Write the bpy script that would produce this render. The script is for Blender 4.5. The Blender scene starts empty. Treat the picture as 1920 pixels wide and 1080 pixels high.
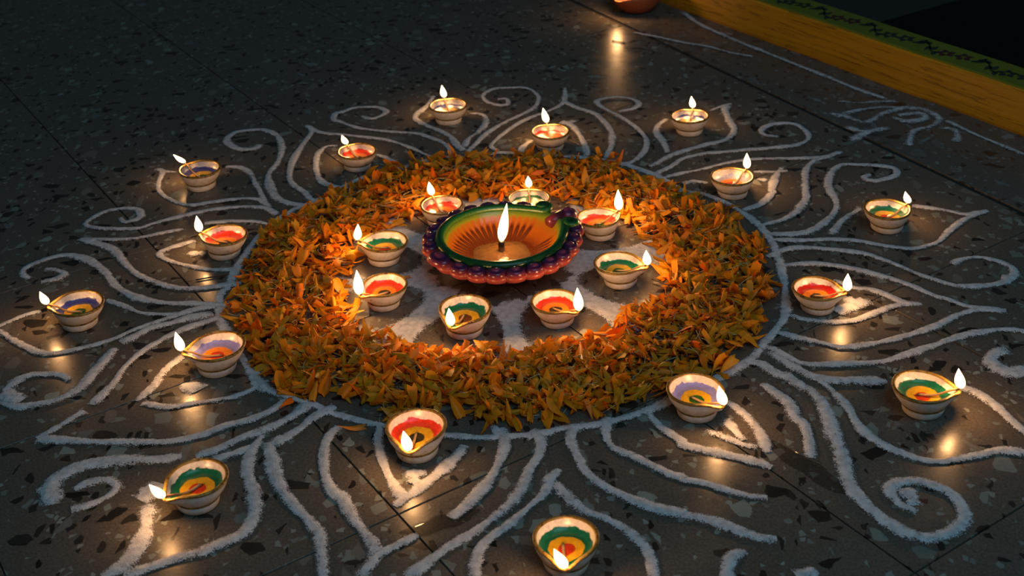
import bpy, bmesh, math, random
import numpy as np
from mathutils import Matrix, Vector
CAM_LOC=(0.01017,-1.21378,0.68000); CAM_F=2253.48; CAM_PITCH=0.527170; CAM_ROLL=-0.037681; RING=0.32014
STROKES=[
('powder_ring','thick white chalk powder ring encircling the orange flower petal wreath',[(9,[(-315,-61),(-320,-37),(-313,-17),(-312,20),(-301,95),(-287,132),(-268,170),(-244,193),(-214,217),(-211,233),(-185,264),(-158,279),(-136,289),(-91,317),(-67,321),(-47,316),(-22,320),(2,329),(39,317),(100,306),(143,290),(170,273),(196,247),(215,223),(235,184),(257,177),(276,157),(294,130),(313,82),(319,45),(320,9),(316,-37),(311,-76),(301,-124),(284,-155),(268,-178),(249,-206),(218,-233),(196,-247),(152,-277),(136,-287),(99,-303),(75,-309),(53,-311),(31,-318),(0,-320),(-25,-320),(-48,-316),(-88,-307),(-136,-288),(-169,-271),(-190,-255),(-218,-241),(-241,-224),(-251,-211),(-261,-191),(-281,-150),(-299,-114),(-309,-91),(-315,-61)])]),
('powder_petal','small white powder petal tightly around the red lamp left of the wreath',[(8,[(-376,98),(-395,86),(-413,69),(-400,51),(-378,38),(-362,30),(-339,22),(-316,22),(-311,28)]),(10,[(-303,41),(-312,20),(-312,-1)]),(9,[(-378,67),(-367,63),(-356,65)])]),
('powder_petal','small white powder petal tightly around the red lamp at the upper left',[(8,[(-231,376),(-248,372),(-256,341),(-250,287),(-237,252),(-216,237),(-201,233)]),(8,[(-172,340),(-153,320),(-134,291)])]),
('powder_petal','small white powder petal tightly around the red lamp behind the wreath',[(8,[(111,436),(105,429),(90,431)]),(8,[(90,431),(105,419),(115,382),(120,337),(120,307)]),(8,[(46,369),(33,345),(32,327),(42,326)])]),
('powder_petal','small white powder petal tightly around the pale lamp at the upper right',[(7,[(336,235),(360,233),(381,234)]),(9,[(376,245),(361,216),(347,174),(350,174),(327,140),(302,124)]),(9,[(238,208),(255,212),(271,207)]),(7,[(337,213),(343,209),(350,211)])]),
('powder_petal','small white powder petal outline around the dark red lamp right of the wreath',[(8,[(370,-55),(387,-74),(403,-79),(417,-92),(433,-110),(450,-114)]),(8,[(450,-114),(422,-115),(400,-126),(369,-142),(344,-143),(318,-136),(303,-124)]),(15,[(369,-98),(386,-106),(398,-105)]),(15,[(355,-124),(370,-116),(387,-110)])]),
('powder_petal','small white powder petal tightly around the violet lamp at front right',[(8,[(212,-278),(222,-295),(230,-316),(234,-337),(234,-358)]),(9,[(134,-290),(143,-313),(153,-327),(161,-338),(160,-342),(180,-352),(199,-360),(220,-370),(234,-379)]),(8,[(184,-322),(202,-335),(216,-346),(227,-349)]),(9,[(205,-306),(211,-323),(216,-339)])]),
('powder_petal','small white powder petal tightly around the red lamp in front of the wreath',[(9,[(-119,-296),(-119,-321),(-113,-348),(-105,-373),(-94,-396),(-85,-400)]),(9,[(-38,-331),(-47,-349),(-61,-369),(-76,-387),(-85,-400)]),(8,[(-85,-398),(-92,-405),(-98,-412)]),(17,[(-91,-372),(-82,-370),(-72,-368)]),(12,[(-85,-375),(-80,-380),(-77,-378)])]),
('powder_petal','small white powder petal tightly around the lavender lamp at front left',[(8,[(-363,-240),(-351,-211),(-351,-201),(-344,-179),(-330,-157)]),(8,[(-357,-244),(-329,-252),(-304,-247),(-270,-240),(-247,-224),(-238,-212)]),(16,[(-323,-225),(-313,-219),(-305,-226)]),(14,[(-257,-191),(-251,-208),(-245,-221),(-235,-231)])]),
('powder_petal','large white powder petal around the red lamp left of the wreath',[(9,[(-523,115),(-499,101),(-472,81),(-450,48),(-429,20),(-402,-2),(-376,-17),(-351,-21),(-323,-17),(-300,-12)]),(7,[(-523,115),(-488,110),(-455,109),(-425,121),(-396,131)]),(7,[(-374,144),(-352,147),(-330,147),(-307,143),(-287,132)])]),
('powder_petal','large white powder petal around the red lamp at the upper left of the wreath',[(8,[(-286,457),(-275,433),(-282,381),(-288,332),(-286,279),(-277,250),(-260,227),(-245,201),(-229,208)]),(7,[(-286,457),(-268,432),(-248,420),(-234,417),(-216,411),(-190,401),(-161,389),(-128,361),(-104,334),(-89,320)])]),
('powder_petal','large white powder petal around the red lamp behind the wreath',[(7,[(105,571),(100,511),(79,481),(43,449),(19,418),(-2,380),(-12,353),(-2,336)]),(8,[(101,537),(102,511),(119,484),(142,460),(154,425),(161,384),(157,340),(146,298)])]),
('powder_petal','large white powder petal, tip pointing to the yellow sill, around the pale lamp',[(7,[(467,290),(446,277),(426,273),(392,273),(356,276),(327,273),(299,264),(268,249),(243,240),(228,233),(213,226)]),(8,[(467,290),(440,271),(421,261),(405,234),(397,202),(390,170),(386,150),(367,116),(344,94),(316,82)])]),
('powder_petal','large white powder petal around the dark red lamp, tip at the far right',[(9,[(322,-18),(353,-17),(378,-23),(401,-35),(421,-49),(438,-62),(453,-77),(466,-95),(482,-108),(496,-122),(513,-127),(533,-134)]),(9,[(533,-134),(505,-130),(478,-140),(457,-155),(435,-166),(403,-179),(373,-188),(345,-192),(329,-184),(304,-172),(285,-158)])]),
('powder_petal','large white powder petal, open at its tip, around the violet lamp at front right',[(10,[(238,-212),(255,-216),(267,-233),(282,-246)]),(10,[(251,-250),(261,-269),(270,-287),(270,-307),(276,-318),(275,-343),(271,-368)]),(10,[(96,-296),(92,-323),(97,-342),(113,-356),(131,-372),(143,-383),(154,-389),(153,-391),(171,-397),(188,-407),(206,-416),(222,-419)])]),
('powder_petal','large white powder petal around the red lamp in front of the wreath',[(10,[(-5,-306),(-2,-334),(-9,-362),(-17,-383),(-29,-404),(-40,-420),(-50,-430)]),(10,[(-76,-449),(-92,-461),(-106,-471),(-115,-487),(-119,-497)]),(10,[(-158,-294),(-167,-313),(-167,-342),(-161,-373),(-151,-393),(-145,-398),(-134,-422),(-121,-445),(-112,-460),(-111,-475)]),(14,[(-13,-314),(-6,-312)])]),
('powder_petal','large white powder petal outline with its tip at the lower left, around the lavender lamp',[(9,[(-213,-247),(-226,-264),(-243,-277),(-267,-287),(-288,-300),(-316,-308),(-341,-307),(-375,-305),(-403,-302),(-443,-296)]),(9,[(-443,-296),(-430,-280),(-420,-266),(-410,-254)]),(9,[(-406,-244),(-395,-208),(-391,-179),(-380,-150),(-363,-127),(-343,-107),(-317,-91),(-307,-84)])]),
('powder_petal','white powder petal outline around the blue lamp at the far left',[(8,[(-448,-39),(-426,-53),(-402,-70),(-379,-75),(-355,-77)]),(8,[(-516,-58),(-533,-68),(-552,-87),(-560,-95),(-547,-100),(-525,-119),(-500,-138),(-484,-147),(-467,-146),(-440,-136),(-417,-123),(-401,-107),(-376,-90),(-341,-68),(-317,-62)])]),
('powder_petal','white powder petal outline around the blue lamp at the upper left',[(6,[(-476,319),(-461,308),(-444,305)]),(8,[(-476,319),(-465,307),(-462,272),(-454,244),(-434,218),(-406,199),(-375,205),(-342,212),(-317,208),(-303,188)]),(8,[(-380,317),(-359,312),(-341,290),(-328,255),(-318,232),(-307,199),(-297,182)])]),
('powder_petal','white powder petal outline around the farthest small lamp at the top',[(9,[(-100,558),(-110,514),(-124,480),(-122,459),(-106,437),(-85,414),(-69,390),(-60,360),(-50,341)]),(9,[(-44,479),(-23,470),(-19,442),(-28,409),(-43,384),(-50,353)])]),
('powder_petal','white powder petal outline around the lamp at the top right',[(8,[(246,429),(230,404),(225,378),(230,346),(232,308)]),(6,[(313,454),(331,466),(349,479)]),(9,[(342,472),(335,448),(335,407),(335,374),(317,344),(285,328),(253,310),(228,291),(208,269),(201,267)])]),
('powder_petal','white powder petal outline around the green lamp at the right, tip behind it',[(9,[(446,117),(417,88),(394,52)]),(8,[(317,45),(354,40),(391,39),(423,32),(441,22),(460,14),(481,10),(511,23),(534,50),(563,78),(598,98)]),(8,[(598,98),(569,90),(551,101),(532,110),(511,119)])]),
('powder_petal','white powder petal outline around the green lamp at the lower right',[(9,[(283,-215),(298,-238),(321,-250),(347,-252),(372,-255)]),(8,[(436,-266),(449,-278),(460,-299),(466,-322),(473,-346)]),(10,[(268,-195),(283,-218),(310,-254),(317,-273),(323,-296),(325,-321),(330,-338),(340,-354),(349,-363),(364,-374),(381,-380),(400,-377),(422,-372),(439,-368),(463,-372)])]),
('powder_petal','white powder petal around the nearest lamp, its inner tip pointing to the wreath',[(9,[(46,-370),(38,-384),(31,-403),(18,-419),(3,-438),(-12,-453),(-23,-467),(-27,-484),(-28,-506)]),(9,[(40,-387),(54,-414),(65,-428),(81,-438),(96,-452),(107,-468),(113,-485),(114,-513)]),(9,[(32,-381),(37,-384),(40,-386)])]),
('powder_petal','white powder petal outline around the green lamp at the lower left',[(10,[(-229,-303),(-235,-327),(-234,-358),(-223,-388),(-218,-417),(-223,-439),(-236,-449),(-255,-461),(-275,-468),(-292,-476),(-312,-486)]),(17,[(-310,-369),(-316,-383),(-322,-392)]),(12,[(-314,-397),(-308,-425),(-309,-452),(-315,-472),(-329,-486)])]),
('powder_scroll','long white powder scroll on the left, curl left of the red lamp petal',[(10,[(-307,-61),(-344,-55),(-374,-52),(-403,-43),(-424,-29),(-446,-7),(-465,23),(-484,46),(-509,66),(-532,72),(-550,62),(-566,44),(-564,27),(-553,17)]),(9,[(-537,8),(-519,15),(-516,27),(-532,37),(-542,38)])]),
('powder_scroll','white powder scroll at the upper left with a curl below the blue lamp',[(8,[(-487,170),(-479,157),(-466,161),(-461,173),(-472,192),(-491,196),(-510,190),(-523,171),(-527,154),(-511,143),(-485,138),(-456,138),(-441,149),(-417,162),(-392,175),(-360,185),(-326,187),(-302,180),(-285,161)])]),
('powder_scroll','white powder scroll at the upper left, hook between the blue lamp and the red lamp',[(9,[(-345,390),(-350,375),(-373,377),(-394,405),(-391,434),(-370,445),(-346,443),(-323,418),(-310,371),(-309,322),(-315,282),(-302,230),(-289,205),(-269,190),(-252,186)])]),
('powder_scroll','white powder scroll at the top with a curl left of the farthest small lamp',[(7,[(-207,485),(-190,472),(-173,488),(-171,502),(-186,518),(-208,520),(-224,517),(-239,502),(-247,499),(-247,474),(-236,464),(-209,440),(-168,422),(-121,410),(-105,397),(-83,375),(-70,349),(-66,330)])]),
('powder_scroll','white powder scroll at the top with a round curl right of the farthest small lamp',[(7,[(-1,533),(13,531),(14,509),(2,507),(-17,523),(-23,550),(-9,575),(19,580),(47,573),(62,537),(56,497),(39,471),(9,439),(-17,401),(-33,364),(-45,334),(-47,322)])]),
('powder_scroll','white powder scroll at the top with a flat curl left of the top right lamp',[(7,[(179,464),(204,475),(212,496),(200,516),(176,523),(151,510),(154,487),(173,454),(190,421),(204,380),(207,341),(196,306),(181,283),(166,276)])]),
('powder_scroll','white powder scroll whose curl lies near the joint before the yellow sill',[(8,[(393,349),(377,354),(373,370),(386,389),(409,396),(427,388),(436,358),(430,333),(409,316),(378,310),(341,307),(300,302),(275,298),(249,286),(232,264),(213,246),(205,238)])]),
('powder_scroll','white powder scroll whose thick curl lies between the pale lamp and the rightmost green lamp',[(9,[(485,216),(474,203),(483,194),(500,198),(518,210),(521,229),(503,240),(481,244),(457,247),(438,226),(425,194),(421,168),(421,137),(411,108),(391,81),(369,61),(349,56),(319,58)])]),
('powder_scroll','white powder scroll at the right with a curl below the green lamp petal tip',[(8,[(308,2),(328,17),(348,22),(368,19),(393,12),(419,2),(436,-13),(448,-26),(461,-44),(477,-61),(501,-79),(530,-81),(552,-75),(569,-60),(573,-44),(565,-29),(545,-17),(523,-21),(511,-31)]),(10,[(554,-63),(562,-67)])]),
('powder_scroll','white powder scroll running to a curl at the right picture edge',[(9,[(268,-185),(284,-205),(302,-220),(337,-222),(373,-221),(399,-212),(434,-196),(466,-181),(496,-173),(516,-170),(536,-176),(544,-187)]),(16,[(507,-208),(493,-213),(483,-225),(486,-241),(497,-248),(517,-243)])]),
('powder_scroll','white powder scroll ending in a big round curl below the lower right green lamp',[(11,[(274,-233),(284,-253),(297,-271),(301,-298),(299,-339),(299,-365),(296,-395),(297,-418),(305,-440),(315,-458),(328,-472),(344,-477),(364,-469),(378,-455),(381,-437),(376,-421),(365,-411),(352,-405),(336,-407),(327,-416),(329,-430),(335,-439),(343,-444)]),(12,[(340,-414),(342,-426),(342,-437)])]),
('powder_scroll','white powder scroll from the ring to a curl cut by the bottom edge',[(10,[(69,-305),(59,-321),(61,-343),(66,-361),(69,-374),(80,-392),(96,-407),(113,-420),(130,-430),(147,-435),(147,-437),(164,-443),(180,-453),(193,-462),(206,-469),(219,-472)]),(10,[(191,-483),(178,-491),(172,-507),(172,-518)]),(10,[(225,-514),(235,-511),(244,-512)])]),
('powder_scroll','white powder scroll left of the nearest green lamp running down from the ring',[(10,[(22,-313),(31,-325),(29,-348),(20,-368),(13,-392),(2,-415),(-14,-433),(-30,-450),(-48,-464),(-62,-478),(-82,-500)]),(15,[(22,-315),(28,-322)])]),
('powder_scroll','white powder scroll right of the lower left lamp petal running down to the bottom edge',[(10,[(-165,-262),(-182,-276),(-196,-297),(-208,-310),(-221,-317)]),(10,[(-222,-315),(-215,-339),(-205,-372),(-186,-405),(-170,-426),(-158,-447),(-154,-469),(-149,-499)]),(14,[(-208,-307),(-216,-320)])]),
('powder_scroll','white powder scroll at the lower left with a curl left of the green lamp',[(10,[(-190,-252),(-204,-274),(-227,-295),(-250,-308),(-268,-323),(-286,-332)]),(9,[(-233,-319),(-249,-329),(-269,-338)]),(11,[(-299,-331),(-318,-335),(-341,-334),(-364,-335),(-385,-339),(-401,-351),(-409,-363),(-407,-378),(-400,-393)]),(18,[(-411,-365),(-402,-380),(-397,-393)]),(9,[(-380,-401),(-365,-395),(-351,-383),(-348,-371),(-358,-362),(-375,-365),(-385,-374)])]),
('powder_scroll','white powder scroll at the left edge with a thick curl below the far left lamp',[(10,[(-319,-79),(-342,-85),(-364,-96),(-382,-104),(-397,-121),(-408,-131)]),(10,[(-411,-141),(-416,-168),(-422,-193),(-425,-209),(-433,-224),(-447,-235),(-463,-240),(-480,-242),(-501,-232)]),(20,[(-479,-233),(-492,-226),(-503,-216)]),(9,[(-502,-199),(-493,-192),(-481,-186),(-456,-188),(-442,-198)]),(10,[(-503,-216),(-497,-201),(-491,-192)])]),
('powder_line','thin smudged white powder line along the foot of the yellow sill',[(9,[(341,931),(362,856),(408,763),(453,686),(495,613),(525,562),(553,513),(582,473)]),(7,[(640,384),(672,316),(710,249)])]),
('powder_line','thin white powder line behind the top right lamp, left of the yellow sill',[(9,[(239,826),(279,797),(317,764),(358,737),(391,702),(422,681)])]),
('powder_sketch','faint smeared white powder drawing on the slab beside the yellow sill',[(9,[(508,473),(534,463),(566,464),(593,464)]),(9,[(496,418),(532,435),(565,442),(598,436)]),(11,[(483,426),(505,410),(527,388),(561,418),(598,436),(625,422),(633,391),(615,366),(584,350),(562,302)]),(11,[(570,404),(585,386),(613,393),(612,413),(579,410)]),(11,[(490,324),(517,350),(554,366)]),(11,[(625,359),(642,344),(630,308)]),(11,[(495,375),(511,357),(530,355)])])]
LAMP_R=0.02893
LAMPS={'I1':(-0.1391,0.0301,-176,0.0217,0.0026,1.000),
'I2':(-0.1318,-0.0718,-117,0.0312,0.0000,0.887),
'I3':(-0.0414,-0.1339,-106,0.0215,-0.0012,1.063),
'I4':(0.0571,-0.1208,-56,0.0289,-0.0015,0.927),
'I5':(0.1324,-0.0427,-31,0.0193,-0.0018,0.976),
'I6':(0.1190,0.0732,8,0.0282,-0.0014,0.972),
'I7':(0.0353,0.1319,85,0.0161,-0.0008,1.006),
'I8':(-0.0737,0.1234,110,0.0191,-0.0027,0.989),
'M1':(-0.3324,0.0611,172,0.0221,-0.0004,1.019),
'M2':(-0.1950,0.2983,126,0.0143,-0.0049,0.978),
'M3':(0.0712,0.3401,95,0.0233,-0.0049,1.012),
'M4':(0.2964,0.1710,37,0.0220,-0.0016,1.017),
'M5':(0.3373,-0.1135,-43,0.0218,-0.0014,0.951),
'M6':(0.1803,-0.2937,-67,0.0220,-0.0054,1.007),
'M7':(-0.0819,-0.3373,-89,0.0224,-0.0030,1.040),
'M8':(-0.2936,-0.1871,-147,0.0232,-0.0024,1.053),
'O1':(-0.4629,-0.0884,-154,0.0168,-0.0043,1.027),
'O2':(-0.4006,0.2553,143,0.0132,-0.0131,1.041),
'O3':(-0.0742,0.4517,103,0.0201,-0.0026,1.030),
'O4':(0.2717,0.3772,69,0.0184,-0.0030,1.005),
'O5':(0.4631,0.0639,-1,0.0162,-0.0059,1.010),
'O6':(0.3911,-0.3020,-29,0.0230,-0.0053,1.026),
'O7':(0.0454,-0.4906,-97,0.0201,-0.0081,0.986),
'O8':(-0.2698,-0.3971,-122,0.0149,-0.0094,0.998)}
PETAL_IN=[(-149, 0.1947), (-126, 0.1942), (-101, 0.1863), (-72, 0.1834), (-51, 0.1829), (-28, 0.1949), (-3, 0.1891), (25, 0.1862), (55, 0.1762), (98, 0.1802), (126, 0.1709), (149, 0.192), (162, 0.1892), (178, 0.1808)]
PETAL_OUT=[(-179, 0.308), (-161, 0.3164), (-148, 0.3113), (-135, 0.3332), (-125, 0.311), (-115, 0.3022), (-105, 0.2918), (-92, 0.3031), (-85, 0.3021), (-76, 0.3054), (-66, 0.3096), (-56, 0.3231), (-43, 0.3229), (-32, 0.3093), (-19, 0.312), (-1, 0.3062), (14, 0.3066), (30, 0.3052), (46, 0.2958), (61, 0.3212), (74, 0.3239), (90, 0.3192), (104, 0.3272), (116, 0.3297), (133, 0.3082), (150, 0.3097), (162, 0.3161)]
SILL=[(0.3422, 0.9415), (0.7274, 0.3183), (0.3183, 0.9838), (0.5603, 0.5818)]
TWIGS=[([(0.1671, -0.0475, 0.006), (0.1756, -0.0553, 0.006), (0.184, -0.0643, 0.006)], 0.0009, 'dark twig lying on the petals right of the green and olive lamp'), ([(-0.3547, -0.002, 0.0012), (-0.3384, 0.003, 0.0012), (-0.3176, 0.0077, 0.0012)], 0.0009, 'dark twig on bare stone below the red lamp left of the wreath'), ([(0.1988, 0.7858, 0.0012), (0.2073, 0.7792, 0.0012), (0.2195, 0.7722, 0.0012)], 0.0009, 'short dark twig on the floor in front of the terracotta lamp')]
AMBIENT = 0.028
WINDOW_W = 20.0
WINDOW_LOC = (0.7, -1.7, 2.3)
LAMP_W = 0.14
BIG_W = 0.22
FLAME_COL = (1.0, 0.475, 0.165)
YAW = dict(I1=168,I2=-145,I3=-113,I4=-40,I5=-10,I6=35,I7=88,I8=114,M1=159,M2=122,M3=96,M4=46,M5=-11,M6=-49,M7=-98,M8=-171,O1=178,O2=137,O3=101,O4=74,O5=27,O6=-7,O7=-95,O8=-135)
BIG_YAW = 33
FAR_LOC = (0.259, 0.957); FAR_YAW = 225
FLOWER_X0 = 0.356; FLOWER_PER = 0.108
INDOOR_SEAM = [(0.6905, 0.8424), (0.8986, 0.9367)]
SPILLS = [((-0.058, -0.436), 0.030, 0.011, 0.35), ((0.267, -0.383), 0.042, 0.012, -1.0)]
LOOSE = [
 ((-0.1451, -0.3016), 'orange marigold petal alone on the stone left of the red front lamp', 0.3),
 ((-0.0187, -0.3054), 'brownish orange petal on the powder ring right of the red front lamp', 1.2),
 ((0.0079, -0.3012), 'narrow orange petal on the powder ring, second loose one right of the red front lamp', -1.2),
 ((0.0390, -0.3007), 'orange petal just inside the powder ring above the tip of the nearest lamp petal outline', 1.6),
 ((0.0530, -0.3015), 'small orange petal at the rightmost of the loose ones below the wreath', 2.0),
 ((-0.1144, -0.0179), 'tiny orange petal alone on the grey powder left of the big lamp', 0.4),
 ((-0.1640, -0.1030), 'curled orange petal beside the red lamp in front of the big lamp at the left', 0.2),
 ((0.1350, -0.1050), 'bright orange petal on bare stone in front of the green and olive lamp', 0.2),
 ((-0.3040, -0.0450), 'orange petal sticking out at the left edge of the wreath', 0.9),
]

C = bpy.context.scene.collection
SC = bpy.context.scene
PI = math.pi
random.seed(7)
rng = np.random.default_rng(11)

# ---------------------------------------------------------------- camera, world, light, exposure
cp, sp_ = math.cos(CAM_PITCH), math.sin(CAM_PITCH)
cr, sr = math.cos(CAM_ROLL), math.sin(CAM_ROLL)
Xv, Uv, Fv = Vector((1, 0, 0)), Vector((0, sp_, cp)), Vector((0, cp, -sp_))
right = Xv * cr + Uv * sr
up = -Xv * sr + Uv * cr
cam_d = bpy.data.cameras.new('camera')
cam = bpy.data.objects.new('camera', cam_d); C.objects.link(cam)
M = Matrix((right, up, -Fv)).transposed().to_4x4()
M.translation = Vector(CAM_LOC)
cam.matrix_world = M
cam_d.sensor_fit = 'HORIZONTAL'; cam_d.sensor_width = 36.0
cam_d.lens = CAM_F / 1920 * 36.0
cam_d.clip_start = 0.02; cam_d.clip_end = 50
cam_d.dof.use_dof = True; cam_d.dof.focus_distance = 1.25; cam_d.dof.aperture_fstop = 10
SC.camera = cam

world = bpy.data.worlds.new('dusk'); SC.world = world; world.use_nodes = True
bg = world.node_tree.nodes['Background']
bg.inputs[0].default_value = (0.60, 0.85, 1.0, 1); bg.inputs[1].default_value = AMBIENT

win = bpy.data.lights.new('dusk_window_light', 'AREA')
win.shape = 'RECTANGLE'; win.size = 1.8; win.size_y = 1.6; win.energy = WINDOW_W; win.color = (0.37, 0.73, 1.0)
wo = bpy.data.objects.new('dusk_window_light', win); C.objects.link(wo)
wo.location = WINDOW_LOC
wo.rotation_euler = (Vector((0, 0.0, 0)) - Vector(WINDOW_LOC)).to_track_quat('-Z', 'Y').to_euler()

SC.view_settings.view_transform = 'Standard'; SC.view_settings.look = 'None'
SC.view_settings.exposure = 0.0; SC.view_settings.gamma = 1.0; SC.view_settings.use_curve_mapping = False

# ---------------------------------------------------------------- helpers
def mat(name):
    m = bpy.data.materials.new(name); m.use_nodes = True
    return m, m.node_tree.nodes, m.node_tree.links, m.node_tree.nodes['Principled BSDF']

def nd(ns, t, **kw):
    n = ns.new(t)
    for k, v in kw.items(): setattr(n, k, v)
    return n

def ramp(ns, stops, interp='LINEAR'):
    r = ns.new('ShaderNodeValToRGB'); cr_ = r.color_ramp; cr_.interpolation = interp
    while len(cr_.elements) > 1: cr_.elements.remove(cr_.elements[-1])
    cr_.elements[0].position = stops[0][0]; cr_.elements[0].color = (*stops[0][1], 1)
    for p, c in stops[1:]:
        e = cr_.elements.new(p); e.color = (*c, 1)
    return r

def mixc(ns, ln, fac, a, b, blend='MIX'):
    m = ns.new('ShaderNodeMix'); m.data_type = 'RGBA'; m.blend_type = blend
    for sock, v in ((m.inputs[0], fac), (m.inputs[6], a), (m.inputs[7], b)):
        if isinstance(v, (int, float)): sock.default_value = v
        elif isinstance(v, tuple): sock.default_value = (*v, 1)
        else: ln.new(v, sock)
    return m.outputs[2]

def math_n(ns, ln, op, a, b=None, c=None):
    m = ns.new('ShaderNodeMath'); m.operation = op
    for i, v in enumerate((a, b, c)):
        if v is None: continue
        if isinstance(v, (int, float)): m.inputs[i].default_value = v
        else: ln.new(v, m.inputs[i])
    return m.outputs[0]

def noise(ns, ln, vec, scale, detail=3, rough=0.5):
    n = ns.new('ShaderNodeTexNoise'); n.inputs['Scale'].default_value = scale
    n.inputs['Detail'].default_value = detail; n.inputs['Roughness'].default_value = rough
    if vec is not None: ln.new(vec, n.inputs['Vector'])
    return n.outputs[0]

def bump(ns, ln, h, strength, dist, bsdf):
    b = ns.new('ShaderNodeBump'); b.inputs['Strength'].default_value = strength; b.inputs['Distance'].default_value = dist
    ln.new(h, b.inputs['Height']); ln.new(b.outputs[0], bsdf.inputs['Normal'])

def mesh_from(name, verts, faces, mats, smooth=True, attrs=None, mat_idx=None):
    me = bpy.data.meshes.new(name)
    me.from_pydata([tuple(v) for v in verts], [], [tuple(f) for f in faces])
    for m in mats: me.materials.append(m)
    if smooth: me.polygons.foreach_set('use_smooth', [True] * len(me.polygons))
    if mat_idx is not None: me.polygons.foreach_set('material_index', mat_idx)
    for an, vals in (attrs or {}).items():
        a = me.attributes.new(an, 'FLOAT', 'POINT'); a.data.foreach_set('value', np.asarray(vals, dtype=np.float32))
    me.update()
    return me

def obj(name, me, parent=None, loc=None):
    o = bpy.data.objects.new(name, me); C.objects.link(o)
    if parent is not None: o.parent = parent
    if loc is not None: o.location = loc
    return o

def tag(o, label=None, cat=None, group=None, kind=None):
    if label: o['label'] = label
    if cat: o['category'] = cat
    if group: o['group'] = group
    if kind: o['kind'] = kind
    return o

def empty(name, loc, rz=0):
    o = bpy.data.objects.new(name, None); C.objects.link(o)
    o.location = loc; o.rotation_euler = (0, 0, rz); o.empty_display_size = 0.02
    return o

def grid_faces(nr, nc, wrap=True, off=0):
    F = []
    for i in range(nr - 1):
        for j in range(nc if wrap else nc - 1):
            a = off + i * nc + j; b = off + i * nc + (j + 1) % nc
            F.append((a, b, b + nc, a + nc))
    return F

def flipf(F): return [tuple(f)[::-1] for f in F]

def tube(pts, rads, n=8, caps=True):
    pts = np.asarray(pts, float); V = []; N = len(pts)
    rads = np.broadcast_to(np.asarray(rads, float), (N,))
    prev = None
    for i in range(N):
        t = pts[min(i + 1, N - 1)] - pts[max(i - 1, 0)]
        t = t / (np.linalg.norm(t) + 1e-12)
        if prev is None:
            ref = np.array([0, 0, 1.0]) if abs(t[2]) < 0.9 else np.array([1.0, 0, 0])
        else: ref = prev
        b = ref - t * ref.dot(t); b /= np.linalg.norm(b) + 1e-12
        prev = b; c2 = np.cross(t, b)
        for k in range(n):
            a = 2 * PI * k / n
            V.append(pts[i] + rads[i] * (math.cos(a) * b + math.sin(a) * c2))
    F = grid_faces(N, n)
    if caps:
        F.append(tuple(range(n))[::-1]); F.append(tuple(range((N - 1) * n, N * n)))
    return V, F

def catmull(P, step):
    P = np.asarray(P, float)
    if len(P) < 3:
        L = np.linalg.norm(P[-1] - P[0]); k = max(3, int(L / step))
        return P[0] + (P[-1] - P[0]) * np.linspace(0, 1, k)[:, None]
    Q = np.vstack([2 * P[0] - P[1], P, 2 * P[-1] - P[-2]]); out = []
    for i in range(1, len(Q) - 2):
        p0, p1, p2, p3 = Q[i - 1], Q[i], Q[i + 1], Q[i + 2]
        k = max(2, int(np.linalg.norm(p2 - p1) / step))
        for s in np.arange(k) / k:
            out.append(0.5 * ((2 * p1) + (-p0 + p2) * s + (2 * p0 - 5 * p1 + 4 * p2 - p3) * s * s + (-p0 + 3 * p1 - 3 * p2 + p3) * s ** 3))
    out.append(P[-1])
    return np.array(out)

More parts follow.
